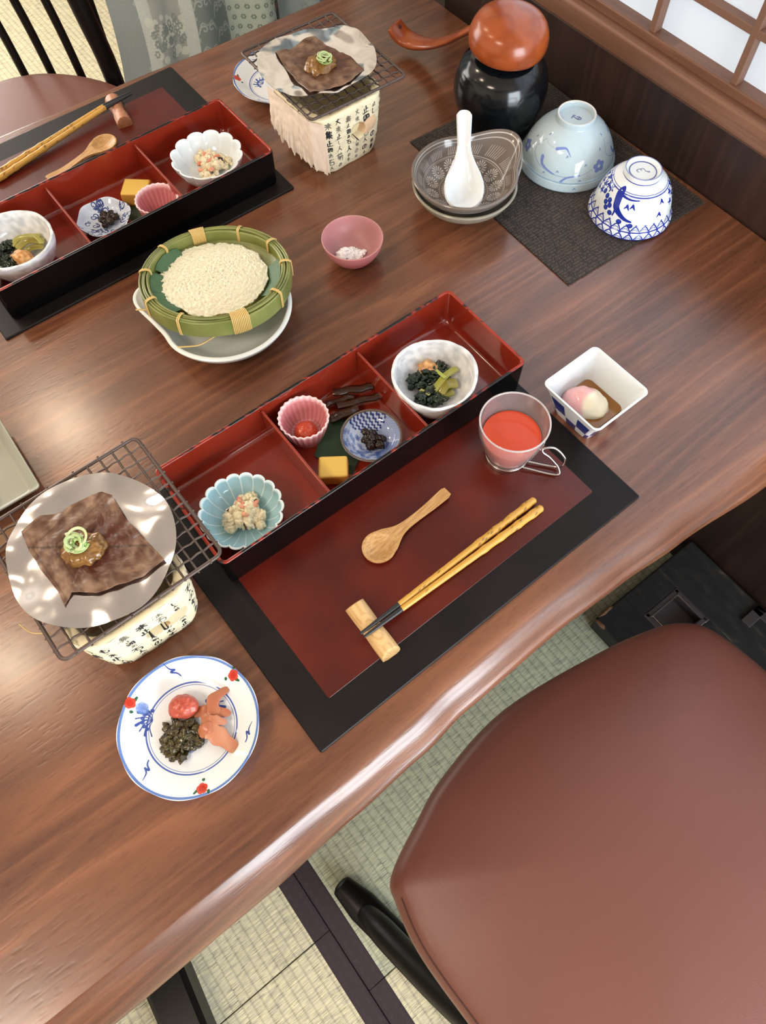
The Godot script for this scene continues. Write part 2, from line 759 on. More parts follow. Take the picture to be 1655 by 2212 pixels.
func make_materials() -> void:
	var tw := wood_textures(2048, 1024, 11, [[0.0, Color8(66, 38, 26)], [0.3, Color8(98, 59, 40)], [0.6, Color8(126, 79, 54)], [1.0, Color8(160, 106, 72)]], 7.0)
	M.table = mat(Color.WHITE, 0.27, {"albedo_texture": tw[0], "heightmap_enabled": true, "heightmap_texture": tw[1], "heightmap_scale": 0.016, "metallic_specular": 0.5, "clearcoat_enabled": true, "clearcoat": 0.5, "clearcoat_roughness": 0.2})
	var dw := wood_textures(512, 512, 31, [[0.0, Color8(30, 20, 16)], [0.5, Color8(52, 34, 27)], [1.0, Color8(72, 50, 40)]], 9.0)
	M.dark_wood = mat(Color.WHITE, 0.5, {"albedo_texture": dw[0], "uv1_triplanar": true, "uv1_scale": Vector3(2.0, 2.0, 2.0)})
	M.panel = mat(Color.WHITE, 0.45, {"albedo_texture": dw[0]})
	var sw := wood_textures(512, 256, 51, [[0.0, Color8(98, 66, 50)], [0.5, Color8(128, 90, 70)], [1.0, Color8(152, 112, 90)]], 4.0)
	M.sill = mat(Color.WHITE, 0.42, {"albedo_texture": sw[0]})
	M.kumiko = mat(Color8(120, 86, 70), 0.55)
	M.paper = mat(Color8(168, 172, 176), 0.9, {"emission_enabled": true, "emission": Color8(226, 238, 250), "emission_energy_multiplier": 0.68})
	M.plaster = mat(Color8(226, 220, 212), 0.9, {"albedo_texture": noise_tex(5, 0.02, [[0.3, Color8(225, 222, 215)], [0.7, Color8(255, 253, 250)]])})
	M.ceiling = mat(Color8(176, 164, 154), 0.8)
	var tt := tatami_texture()
	M.tatami = mat(Color8(255, 252, 240), 0.75, {"albedo_texture": tt[0], "heightmap_enabled": true, "heightmap_texture": tt[1], "heightmap_scale": 0.09})
	M.tatami_green = mat(Color8(226, 236, 228), 0.75, {"albedo_texture": tt[0], "heightmap_enabled": true, "heightmap_texture": tt[1], "heightmap_scale": 0.09})
	M.heri = mat(Color.WHITE, 0.8, {"albedo_texture": heri_texture()})
	var leather := noise_tex(71, 0.09, [], 512, 512, 4)
	M.leather = mat(Color8(116, 68, 57), 0.42, {"heightmap_enabled": true, "heightmap_texture": leather, "heightmap_scale": 0.012, "uv1_triplanar": true, "uv1_scale": Vector3(14, 14, 14), "rim_enabled": true, "rim": 0.25, "rim_tint": 0.5})
	M.seam = mat(Color8(70, 32, 24), 0.7)
	M.black_wood = mat(Color8(22, 20, 19), 0.38, {"metallic_specular": 0.35})
	M.box_wood = mat(Color.WHITE, 0.55, {"albedo_texture": noise_tex(77, 0.03, [[0.0, Color8(20, 20, 20)], [0.72, Color8(36, 35, 34)], [0.86, Color8(60, 54, 48)], [1.0, Color8(120, 96, 70)]], 256, 256, 5), "uv1_triplanar": true, "uv1_scale": Vector3(6, 6, 2)})
	M.iron = mat(Color8(92, 84, 86), 0.4, {"metallic": 0.6})
	M.worn = mat(Color8(118, 84, 58), 0.8)
	M.lamp = mat(Color8(255, 240, 220), 0.6, {"emission_enabled": true, "emission": Color8(255, 226, 190), "emission_energy_multiplier": 2.2})
	M.lamp_rim = mat(Color8(225, 220, 212), 0.4)
	M.mat_black = mat(Color8(25, 20, 20), 0.5, {"metallic_specular": 0.35, "albedo_texture": noise_tex(83, 0.012, [[0.2, Color8(200, 200, 200)], [0.8, Color8(255, 250, 250)]], 256, 256, 4), "uv1_triplanar": true, "uv1_scale": Vector3(4, 4, 4)})
	M.mat_red = mat(Color8(96, 26, 15), 0.28, {"albedo_texture": noise_tex(85, 0.008, [[0.2, Color8(205, 200, 200)], [0.8, Color8(255, 255, 255)]], 256, 256, 4), "uv1_triplanar": true, "uv1_scale": Vector3(4, 4, 4)})
	M.lac_black = mat(Color8(7, 6, 6), 0.18, {"metallic_specular": 0.3})
	M.lac_red = mat(Color8(134, 41, 24), 0.18, {"clearcoat_enabled": true, "clearcoat": 0.5, "clearcoat_roughness": 0.06})
	M.lac_rim = vmat(0.3)
	M.porcelain = mat(Color8(222, 227, 229), 0.09)
	M.celadon = vmat(0.1)
	M.glaze = vmat(0.12)
	M.pink = vmat(0.14)
	M.food = vmat(0.55, {"subsurf_scatter_enabled": true, "subsurf_scatter_strength": 0.12})
	M.wet = vmat(0.18)
	M.moist = vmat(0.32)
	M.bamboo = vmat(0.4)
	M.chop = vmat(0.28)
	M.wire = mat(Color8(92, 78, 72), 0.45, {"metallic": 0.4})
	M.foil = mat(Color8(222, 222, 226), 0.13, {"metallic": 1.0})
	M.steel = mat(Color8(205, 200, 195), 0.16, {"metallic": 1.0})
	M.green_bamboo = vmat(0.36)
	M.rattan = mat(Color8(206, 174, 106), 0.5)
	M.white_dish = mat(Color8(226, 228, 222), 0.16)
	M.tofu = mat(Color8(228, 221, 194), 0.5, {"subsurf_scatter_enabled": true, "subsurf_scatter_strength": 0.2})
	M.pink_glass = mat(Color8(186, 134, 136), 0.42, {"subsurf_scatter_enabled": true, "subsurf_scatter_strength": 0.3, "backlight_enabled": true, "backlight": Color8(120, 66, 68)})
	M.salt = mat(Color8(246, 246, 246), 0.5)
	M.cup_glass = mat(Color(0.92, 0.9, 0.9, 0.1), 0.06, {"transparency": BaseMaterial3D.TRANSPARENCY_ALPHA})
	M.broth = mat(Color(0.58, 0.38, 0.16, 0.86), 0.05, {"transparency": BaseMaterial3D.TRANSPARENCY_ALPHA})
	M.juice = mat(Color8(196, 64, 26), 0.16)
	M.jar = mat(Color8(12, 15, 18), 0.16)
	M.ladle = vmat(0.24)
	M.leaf_green = vmat(0.58)
	M.clay = mat(Color8(222, 196, 168), 0.9)


# ------------------------------------------------------------------ the room
func room() -> void:
	# walls with thickness, the shoji of the right wall beside the table and those behind the viewer
	var uvz := func(_u: float, _v: float, p: Vector3) -> Vector2: return Vector2(p.y * 1.6, p.z * 1.1)
	var wr := struct_root("wall_right")
	part(wr, "panel_board", wall_box(Vector3(0.06, 0.772, 2.95)), M.panel, Vector3(0.875, 0.386, 0.605))
	part(wr, "upper_wall", rbox(Vector3(0.1, 0.62, 2.95), 0.004), M.plaster, Vector3(0.91, 2.03, 0.605))
	part(wr, "end_post", rbox(Vector3(0.11, 2.34, 0.1), 0.004), M.dark_wood, Vector3(0.915, 1.17, -0.921))
	part(wr, "recess_board", rbox(Vector3(0.05, 0.95, 2.45), 0.004), M.dark_wood, Vector3(1.1, 0.475, -2.1))
	part(wr, "recess_plaster", rbox(Vector3(0.05, 1.39, 2.45), 0.004), M.plaster, Vector3(1.103, 1.645, -2.1))
	part(wr, "recess_return", rbox(Vector3(0.25, 2.34, 0.05), 0.004), M.dark_wood, Vector3(1.02, 1.17, -0.9))
	var sill := struct_root("trim_1")
	part(sill, "window_sill", sill_shape(), M.sill, Vector3.ZERO)
	shoji_right()
	shoji_front()
	struct("wall_left", rbox(Vector3(0.1, 2.34, 5.5), 0.004), M.plaster, Vector3(-2.65, 1.17, -0.68))
	var wb := struct_root("wall_back")
	part(wb, "lower_board", rbox(Vector3(3.9, 0.4, 0.1), 0.004), M.panel, Vector3(-0.72, 0.2, -3.35))
	part(wb, "upper_wall", rbox(Vector3(3.9, 0.24, 0.1), 0.004), M.plaster, Vector3(-0.72, 2.22, -3.35))
	part(wb, "side_wall", rbox(Vector3(1.2, 1.72, 0.1), 0.004), M.plaster, Vector3(-2.07, 1.25, -3.35))
	part(wb, "side_wall", rbox(Vector3(0.7, 1.72, 0.1), 0.004), M.plaster, Vector3(0.88, 1.25, -3.35))
	shoji_back()
	var wf := struct_root("wall_front")
	part(wf, "lower_board", rbox(Vector3(3.7, 0.36, 0.08), 0.004), M.panel, Vector3(-0.78, 0.18, 2.02))
	part(wf, "upper_wall", rbox(Vector3(3.7, 0.58, 0.08), 0.004), M.plaster, Vector3(-0.78, 2.05, 2.02))
	part(wf, "side_wall", rbox(Vector3(2.15, 1.4, 0.08), 0.004), M.plaster, Vector3(-1.55, 1.06, 2.02))
	part(wf, "corner_post", rbox(Vector3(0.12, 2.34, 0.12), 0.004), M.dark_wood, Vector3(0.93, 1.17, 2.02))
	struct("ceiling", rbox(Vector3(4.0, 0.08, 5.6), 0.004), M.ceiling, Vector3(-0.72, 2.38, -0.68))
	floor_mats()
	lamps()


func wall_box(s: Vector3) -> Dictionary:
	var d := rbox(s, 0.004)
	var U := PackedVector2Array()
	for p in d.P:
		U.append(Vector2(p.y * 1.3 + p.x, p.z * 1.5))
	d.U = U
	return d


func sill_shape() -> Dictionary:
	# moulded sill: nosing towards the table, a groove on its top for the sliding frame
	var pr := [Vector2(0.845, 0.092), Vector2(0.833, 0.1), Vector2(0.83, 0.104), Vector2(0.83, 0.1245), Vector2(0.8318, 0.128), Vector2(0.835, 0.1292), Vector2(0.844, 0.1292), Vector2(0.8445, 0.126), Vector2(0.875, 0.126), Vector2(0.9, 0.126), Vector2(0.9, 0.092)]
	var fn := func(u: float, v: float) -> Vector3:
		var q: Vector2 = pr[int(round(v * (pr.size() - 1)))]
		return Vector3(q.x, TT + q.y, lerpf(-0.87, 2.0, u))
	return grid(8, pr.size() - 1, fn, {"uv": func(_u: float, _v: float, p: Vector3) -> Vector2: return Vector2(p.z * 1.2, p.y * 6.0 + p.x * 6.0)})


func shoji_right() -> void:
	var w := struct_root("window_1")
	var z0 := -0.83
	var z1 := 1.95
	part(w, "bottom_rail", rail(Vector3(0.026, 0.052, z1 - z0)), M.sill, Vector3(0.8585, TT + 0.114, (z0 + z1) / 2))
	part(w, "top_rail", rail(Vector3(0.026, 0.05, z1 - z0)), M.sill, Vector3(0.8585, 1.735, (z0 + z1) / 2))
	part(w, "side_stile", rbox(Vector3(0.026, 1.0, 0.04), 0.002), M.kumiko, Vector3(0.8585, 1.27, z0 + 0.0))
	part(w, "side_stile", rbox(Vector3(0.026, 1.0, 0.04), 0.002), M.kumiko, Vector3(0.8585, 1.27, z1))
	var zs := []
	var z := -0.5615 - 0.1325 * 2.0
	while z < z1:
		zs.append(z)
		z += 0.1325
	for q in zs:
		if q > z0 + 0.03:
			part(w, "upright_bar", rbox(Vector3(0.014, 0.96, 0.009), 0.001), M.kumiko, Vector3(0.857, 1.27, q))
	var ys := [TT + 0.14, TT + 0.2, TT + 0.43, TT + 0.66, TT + 0.89, 1.71]
	for i in range(1, 5):
		part(w, "cross_bar", rbox(Vector3(0.014, 0.009, z1 - z0), 0.001), M.kumiko, Vector3(0.8572, ys[i], (z0 + z1) / 2))
	zs.push_front(z0)
	zs.append(z1)
	for i in zs.size() - 1:
		for j in 5:
			if zs[i + 1] - zs[i] > 0.02:
				part(w, "paper_pane", rbox(Vector3(0.0012, ys[j + 1] - ys[j], zs[i + 1] - zs[i]), 0.0003), M.paper, Vector3(0.8665, (ys[j] + ys[j + 1]) / 2, (zs[i] + zs[i + 1]) / 2))


func rail(s: Vector3) -> Dictionary:
	var d := rbox(s, 0.002)
	var U := PackedVector2Array()
	for p in d.P:
		U.append(Vector2(p.z * 1.2 + 0.3, p.y * 6.0 + p.x * 6.0))
	d.U = U
	return d


func shoji_front() -> void:
	var w := struct_root("window_2")
	var x0 := -0.45
	var x1 := 0.87
	part(w, "bottom_rail", rbox(Vector3(x1 - x0, 0.06, 0.03), 0.002), M.kumiko, Vector3((x0 + x1) / 2, 0.39, 2.0))
	part(w, "top_rail", rbox(Vector3(x1 - x0, 0.05, 0.03), 0.002), M.kumiko, Vector3((x0 + x1) / 2, 1.745, 2.0))
	for i in 7:
		part(w, "upright_bar", rbox(Vector3(0.012, 1.32, 0.02), 0.001), M.kumiko, Vector3(lerpf(x0, x1, i / 6.0), 1.07, 1.995))
	for j in 3:
		part(w, "cross_bar", rbox(Vector3(x1 - x0, 0.012, 0.018), 0.001), M.kumiko, Vector3((x0 + x1) / 2, 0.72 + 0.34 * j, 1.994))
	for i in 6:
		for j in 4:
			part(w, "paper_pane", rbox(Vector3((x1 - x0) / 6, 0.34, 0.0012), 0.0003), M.paper, Vector3(lerpf(x0, x1, (i + 0.5) / 6.0), 0.55 + 0.34 * j, 2.012))


func floor_mats() -> void:
	var f := struct_root("floor")
	part(f, "under_floor", rbox(Vector3(3.7, 0.08, 5.6), 0.004), M.dark_wood, Vector3(-0.78, -0.075, -0.68))
	var hw := 0.0305
	# [x0, x1, z0, z1, material]
	var mats := [
		[-0.128, 0.842, -1.87, 0.1, M.tatami_green],
		[-1.02, -0.128, -1.8, -0.007, M.tatami], [-1.02, -0.128, -0.007, 1.95, M.tatami],
		[-0.128, 0.842, 0.1, 1.95, M.tatami], [-0.128, 1.075, -3.3, -1.87, M.tatami],
		[-1.9, -1.02, -1.8, -0.007, M.tatami], [-1.9, -1.02, -0.007, 1.95, M.tatami], [-1.9, -0.128, -3.3, -1.8, M.tatami], [-2.6, -1.9, -3.3, 1.95, M.tatami], [0.842, 1.075, -1.87, -0.93, M.tatami],
	]
	for q in mats:
		var x0: float = q[0] + 0.0006
		var x1: float = q[1] - 0.0006
		var z0: float = q[2] + 0.0006
		var z1: float = q[3] - 0.0006
		var body := slab(PackedVector2Array([Vector2(x0, z0), Vector2(x1, z0), Vector2(x1, z1), Vector2(x0, z1)]), -0.035, 0.0, 0.0025, {"uv": func(_u: float, _v: float, p: Vector3) -> Vector2: return Vector2(p.x / 0.3, p.z / 0.3)})
		var m := part(f, "tatami_mat", body, q[4])
		for e in [[x0, x0 + hw], [x1 - hw, x1]]:
			part(m, "cloth_border", slab(PackedVector2Array([Vector2(e[0], z0), Vector2(e[1], z0), Vector2(e[1], z1), Vector2(e[0], z1)]), -0.034, 0.0012, 0.001, {"uv": func(_u: float, _v: float, p: Vector3) -> Vector2: return Vector2((p.x - e[0]) / hw * 1.0, p.z / 0.062)}), M.heri)


func lamps() -> void:
	var where := ["above the farther lunch box", "above the nearer stove", "at the far left", "at the near left of the room"]
	for k in downlights.size():
		var q: Vector3 = downlights[k]
		var d := thing("ceiling_downlight", "", "lamp", q + Vector3(0, 0.055, 0))
		part(d, "trim_ring", lathe([Vector2(0.055, 0.005), Vector2(0.075, 0.003), Vector2(0.078, -0.004), Vector2(0.07, -0.007), Vector2(0.058, -0.004), Vector2(0.055, 0.005)], 40), M.lamp_rim)
		part(d, "lamp_disc", lathe([Vector2(0.0, -0.004), Vector2(0.056, -0.002), Vector2(0.056, 0.004), Vector2(0.0, 0.004)], 40), M.lamp)
		tag(d, "round warm downlight set into the ceiling " + where[k], "lamp", "ceiling downlights")
	var o := thing("ceiling_lamp", "square paper-covered ceiling lamp over the left front of the room", "lamp", Vector3(-1.2, 2.34, -0.1))
	part(o, "shade_panel", rbox(Vector3(0.5, 0.03, 0.5), 0.004), M.lamp, Vector3(0, -0.02, 0))
	part(o, "wood_frame", join([at(rbox(Vector3(0.54, 0.05, 0.02), 0.003), Vector3(0, -0.015, 0.26)), at(rbox(Vector3(0.54, 0.05, 0.02), 0.003), Vector3(0, -0.015, -0.26)), at(rbox(Vector3(0.02, 0.05, 0.5), 0.003), Vector3(0.26, -0.015, 0)), at(rbox(Vector3(0.02, 0.05, 0.5), 0.003), Vector3(-0.26, -0.015, 0))]), M.kumiko)


func shoji_back() -> void:
	var w := struct_root("window_3")
	var x0 := -1.47
	var x1 := 0.53
	part(w, "bottom_rail", rbox(Vector3(x1 - x0, 0.06, 0.03), 0.002), M.kumiko, Vector3((x0 + x1) / 2, 0.43, -3.32))
	part(w, "top_rail", rbox(Vector3(x1 - x0, 0.04, 0.03), 0.002), M.kumiko, Vector3((x0 + x1) / 2, 2.09, -3.32))
	for i in 9:
		part(w, "upright_bar", rbox(Vector3(0.012, 1.64, 0.02), 0.001), M.kumiko, Vector3(lerpf(x0, x1, i / 8.0), 1.26, -3.315))
	for j in 4:
		part(w, "cross_bar", rbox(Vector3(x1 - x0, 0.012, 0.018), 0.001), M.kumiko, Vector3((x0 + x1) / 2, 0.776 + 0.33 * j, -3.314))
	for i in 8:
		for j in 5:
			part(w, "paper_pane", rbox(Vector3((x1 - x0) / 8, 0.33, 0.0012), 0.0003), M.paper, Vector3(lerpf(x0, x1, (i + 0.5) / 8.0), 0.611 + 0.33 * j, -3.332))


# ------------------------------------------------------------------ table, chairs and what stands behind
func table_and_seats() -> void:
	var t := thing("dining_table", "long walnut dining table with a rounded wavy front edge, carrying all the dishes", "table", Vector3.ZERO)
	part(t, "tabletop", tabletop(), M.table)
	for x in [-0.62, 0.52]:
		part(t, "leg", rbox(Vector3(0.07, 0.58, 0.62), 0.008), M.black_wood, Vector3(x, 0.345, -0.58))
		part(t, "foot", rbox(Vector3(0.09, 0.055, 0.74), 0.01), M.black_wood, Vector3(x, 0.03, -0.58))
	part(t, "stretcher", rbox(Vector3(1.08, 0.09, 0.03), 0.006), M.black_wood, Vector3(-0.05, 0.3, -0.58))
	near_chair()
	far_chair()
	side_chair_and_cloth()
	floor_box()
	# dark foot of a seat at the lower left, lying on the mat beyond the table's edge
	var foot := PackedVector2Array([Vector2(-0.395, -0.16), Vector2(-0.326, -0.16), Vector2(-0.352, 0.06), Vector2(-0.372, 0.07), Vector2(-0.412, 0.06)])
	var k := thing("floor_cushion_frame", "black tapering wooden runner on the tatami at the lower left, half under the table", "runner", Vector3.ZERO)
	part(k, "runner", slab(foot, 0.001, 0.06, 0.008), M.black_wood)


func edge_wave(x: float) -> float:
	return 0.0025 * sin(x * 9.0 + 0.6) + 0.0018 * sin(x * 21.0 + 2.0) - 0.002


func lip(x: float) -> float:   # where the wavy front edge runs
	var k := [Vector2(-1.0, -0.058), Vector2(-0.25, -0.0585), Vector2(-0.1, -0.0605), Vector2(0.0, -0.065), Vector2(0.09, -0.069), Vector2(0.15, -0.0755), Vector2(0.28, -0.0795), Vector2(0.365, -0.0765), Vector2(0.45, -0.0706), Vector2(0.585, -0.0595), Vector2(0.9, -0.055)]
	for i in k.size() - 1:
		if x <= k[i + 1].x:
			return lerpf(k[i].y, k[i + 1].y, smoothstep(0.0, 1.0, (x - k[i].x) / (k[i + 1].x - k[i].x)))
	return -0.055


func tabletop() -> Dictionary:
	var xs := [-1.0, 0.842]
	var fn := func(u: float, v: float) -> Vector3:
		var x: float = lerpf(xs[0], xs[1], u)
		var soft := smoothstep(-0.12, 0.12, x)   # the roll is crisper towards the left
		var zl := lip(x)
		var zt := lerpf(-0.087, zl - 0.03, soft)
		var zb := lerpf(-1.128, -1.089, (x + 0.2) / 1.04) - 0.6 * edge_wave(x * 1.3 + 0.4)
		var i := int(round(v * 27.0))
		var q: Vector2
		if i == 0: q = Vector2(zb + 0.02, -0.05)
		elif i == 1: q = Vector2(zb + 0.004, -0.048)
		elif i == 2: q = Vector2(zb - 0.003, -0.03)
		elif i == 3: q = Vector2(zb - 0.003, -0.012)
		elif i <= 6: q = Vector2(zb, -0.003) + Vector2(0.004, 0.003) * ((i - 4) / 2.0)
		elif i <= 12: q = Vector2(lerpf(zb + 0.006, zt - lerpf(0.004, 0.02, soft), (i - 7) / 5.0), 0.0)
		elif i <= 24:
			var s := (i - 12) / 12.0
			var a := Vector2(zt - lerpf(0.004, 0.02, soft), 0.0)
			var b := Vector2(zt + lerpf(0.002, 0.014, soft), lerpf(-0.001, 0.0, soft))
			var c := Vector2(zl - lerpf(0.008, 0.015, soft), lerpf(-0.028, -0.0185, soft))
			var e := Vector2(zl, lerpf(-0.042, -0.034, soft))
			q = a * pow(1 - s, 3) + b * 3 * s * pow(1 - s, 2) + c * 3 * s * s * (1 - s) + e * s * s * s
		elif i == 25: q = Vector2(zl - 0.0015, lerpf(-0.046, -0.039, soft))
		elif i == 26: q = Vector2(zl - 0.012, -0.05)
		else: q = Vector2(zb + 0.02, -0.05)
		return Vector3(x, TT + q.y, q.x)
	var uvf := func(u: float, _v: float, p: Vector3) -> Vector2: return Vector2((p.x + 1.02) * 0.53, (p.z - p.y + TT + 1.16) * 0.85)
	var top := grid(150, 27, fn, {"flip": false, "uv": uvf})
	var ends := []
	for e in 2:
		var pts := PackedVector2Array()
		for i in 27:
			var p: Vector3 = fn.call(float(e), i / 27.0)
			pts.append(Vector2(p.z, p.y))
		var tri := Geometry2D.triangulate_polygon(pts)
		var P := PackedVector3Array()
		var N := PackedVector3Array()
		var U := PackedVector2Array()
		for q in pts:
			P.append(Vector3(xs[e], q.y, q.x))
			N.append(Vector3.RIGHT if e == 1 else Vector3.LEFT)
			U.append(Vector2(q.y * 2.0, q.x))
		var I := PackedInt32Array()
		for k in range(0, tri.size(), 3):
			var f := (P[tri[k + 2]] - P[tri[k]]).cross(P[tri[k + 1]] - P[tri[k]]).x > 0.0
			if f == (e == 1):
				I.append_array([tri[k], tri[k + 1], tri[k + 2]])
			else:
				I.append_array([tri[k], tri[k + 2], tri[k + 1]])
		ends.append({"P": P, "N": N, "U": U, "C": PackedColorArray(), "I": I})
	return join([top, ends[0], ends[1]])


# a cushion over a closed outline (x, z): domed top, rounded shoulder, upright side
func cushion(outline: Array, y_top: float, dome: float, side: float, k := 6) -> Dictionary:
	var loop := []
	var n := outline.size()
	for i in n:
		var a: Vector2 = outline[(i - 1 + n) % n]
		var b: Vector2 = outline[i]
		var c: Vector2 = outline[(i + 1) % n]
		var e: Vector2 = outline[(i + 2) % n]
		for j in k:
			loop.append(b.cubic_interpolate(c, a, e, float(j) / k))
	var m := loop.size()
	var cen := Vector2.ZERO
	for q in loop:
		cen += q / m
	# [share of the outline, height below the top]
	var rows := [[0.0, -side], [0.985, -side], [1.0, -side + 0.006], [1.0, -0.02], [0.997, -0.011], [0.988, -0.004], [0.97, 0.002]]
	for i in 14:
		var s := 0.94 * (1.0 - (i + 0.0) / 13.0)
		rows.append([s, 0.006 + dome * (1.0 - pow(s / 0.97, 2.4))])
	var kk := rows.size() - 1
	return grid(m, kk, func(u: float, v: float) -> Vector3:
		var g: Array = rows[int(round(v * kk))]
		var q: Vector2 = cen + (loop[int(round(u * m)) % m] - cen) * g[0]
		return Vector3(q.x, y_top + g[1], q.y), {"wrap": true, "flip": false})


func outline_line(outline: Array, y: float, k := 6, grow := 1.0) -> Array:
	var n := outline.size()
	var out := []
	var cen := Vector2.ZERO
	for q in outline:
		cen += q / n
	for i in n:
		for j in k:
			var q: Vector2 = outline[i].cubic_interpolate(outline[(i + 1) % n], outline[(i - 1 + n) % n], outline[(i + 2) % n], float(j) / k)
			q = cen + (q - cen) * grow
			out.append(Vector3(q.x, y, q.y))
	return out


func near_chair() -> void:
	var t := thing("armchair", "reddish-brown leather chair with black bentwood runners, drawn up to the near side of the table", "chair", Vector3.ZERO)
	# counter-clockwise seen with x to the right and z up the page
	var o := [Vector2(0.0, -0.006), Vector2(0.06, -0.034), Vector2(0.125, -0.057), Vector2(0.24, -0.072), Vector2(0.39, -0.051), Vector2(0.47, -0.031), Vector2(0.512, -0.012), Vector2(0.539, 0.022), Vector2(0.552, 0.1), Vector2(0.556, 0.22), Vector2(0.54, 0.42), Vector2(0.5, 0.5), Vector2(0.3, 0.535), Vector2(0.08, 0.5), Vector2(0.02, 0.42), Vector2(-0.016, 0.23), Vector2(-0.023, 0.15), Vector2(-0.024, 0.075), Vector2(-0.014, 0.022)]
	part(t, "seat", cushion(o, 0.41, 0.036, 0.045), M.leather)
	var line := outline_line(o, 0.4125, 6, 0.968).filter(func(q: Vector3) -> bool: return q.x < 0.06 and q.z > 0.02 and q.z < 0.44)
	part(t, "seam", tube(line, 0.0011, 6), M.seam)
	for s in [-1, 1]:
		var x0 := -0.073 if s < 0 else 0.62
		var run := []
		for i in 15:
			var f := i / 14.0
			run.append(Vector3(x0 - s * (0.125 * f - 0.03 * f * f), 0.0185, lerpf(-0.046, 0.56, f)))
		part(t, "runner", tube(run, func(v: float) -> float: return 0.0255 * (0.7 + 0.3 * smoothstep(0.0, 0.06, v)), 24, {"squash": 0.7, "ref": Vector3.UP, "dome": 0.45}), M.black_wood)
		var leg := curve3([Vector3(x0 - s * 0.009, 0.03, 0.012), Vector3(x0 - s * 0.013, 0.052, 0.034), Vector3(x0 - s * 0.024, 0.1, 0.085), Vector3(x0 - s * 0.044, 0.19, 0.16), Vector3(x0 - s * 0.072, 0.3, 0.235), Vector3(x0 - s * 0.1, 0.37, 0.28)], 6)
		part(t, "leg", tube(leg, func(v: float) -> float: return 0.0165 + 0.0045 * smoothstep(0.0, 0.3, v), 20, {"dome": 0.8}), M.black_wood)
		var rear := curve3([Vector3(x0 - s * 0.095, 0.03, 0.5), Vector3(x0 - s * 0.06, 0.2, 0.5), Vector3(x0 - s * 0.02, 0.42, 0.54), Vector3(x0 - s * 0.03, 0.75, 0.62)], 6)
		part(t, "leg", tube(rear, 0.02, 14), M.black_wood)
	part(t, "seat_frame", rbox(Vector3(0.5, 0.03, 0.45), 0.01), M.black_wood, Vector3(0.27, 0.352, 0.24))
	part(t, "back_rail", tube(curve3([Vector3(-0.05, 0.75, 0.615), Vector3(0.1, 0.77, 0.66), Vector3(0.28, 0.775, 0.675), Vector3(0.46, 0.77, 0.66), Vector3(0.6, 0.75, 0.615)], 6), 0.02, 14), M.black_wood)


func far_chair() -> void:
	var t := thing("armchair", "leather chair with black spindle back across the table behind the far tray", "chair", Vector3.ZERO)
	var o := [Vector2(-0.06, -1.3), Vector2(-0.04, -1.2), Vector2(0.2, -1.185), Vector2(0.45, -1.2), Vector2(0.47, -1.3), Vector2(0.463, -1.43), Vector2(0.443, -1.503), Vector2(0.4, -1.572), Vector2(0.349, -1.621), Vector2(0.305, -1.643), Vector2(0.265, -1.654), Vector2(0.2, -1.66), Vector2(0.13, -1.654), Vector2(0.05, -1.621), Vector2(0.0, -1.572), Vector2(-0.045, -1.503), Vector2(-0.06, -1.43)]
	part(t, "seat", cushion(o, 0.43, 0.006, 0.06), M.leather)
	for i in 6:
		var bx: float = [0.314, 0.362, 0.409, 0.086, 0.038, -0.009][i]
		var bz: float = [-1.665, -1.64, -1.6, -1.665, -1.64, -1.6][i]
		var s: float = 1.0 if bx > 0.2 else -1.0
		part(t, "spindle", tube(curve3([Vector3(bx + 0.004 * s, 0.39, bz), Vector3(bx - 0.004 * s, 0.52, bz - 0.006), Vector3(bx - 0.026 * s, 0.72, bz - 0.018)], 5), 0.0085, 12), M.black_wood)
	for s in [-1.0, 1.0]:
		var bx: float = 0.2 + 0.256 * s
		part(t, "back_post", tube(curve3([Vector3(bx - 0.004 * s, 0.02, -1.52), Vector3(bx, 0.4, -1.53), Vector3(bx - 0.012 * s, 0.55, -1.536), Vector3(bx - 0.034 * s, 0.74, -1.55)], 6), 0.0185, 16), M.black_wood)
		part(t, "leg", tube([Vector3(0.2 + 0.22 * s, 0.02, -1.22), Vector3(0.2 + 0.22 * s, 0.2, -1.225), Vector3(0.2 + 0.21 * s, 0.375, -1.24)], 0.018, 14), M.black_wood)
		part(t, "runner", tube([Vector3(0.2 + 0.24 * s, 0.016, -1.18), Vector3(0.2 + 0.24 * s, 0.016, -1.4), Vector3(0.2 + 0.25 * s, 0.016, -1.6)], 0.02, 14, {"squash": 0.75}), M.black_wood)
	part(t, "top_rail", tube(curve3([Vector3(-0.03, 0.745, -1.545), Vector3(0.03, 0.745, -1.63), Vector3(0.2, 0.745, -1.69), Vector3(0.37, 0.745, -1.63), Vector3(0.43, 0.745, -1.545)], 6), 0.017, 14), M.black_wood)


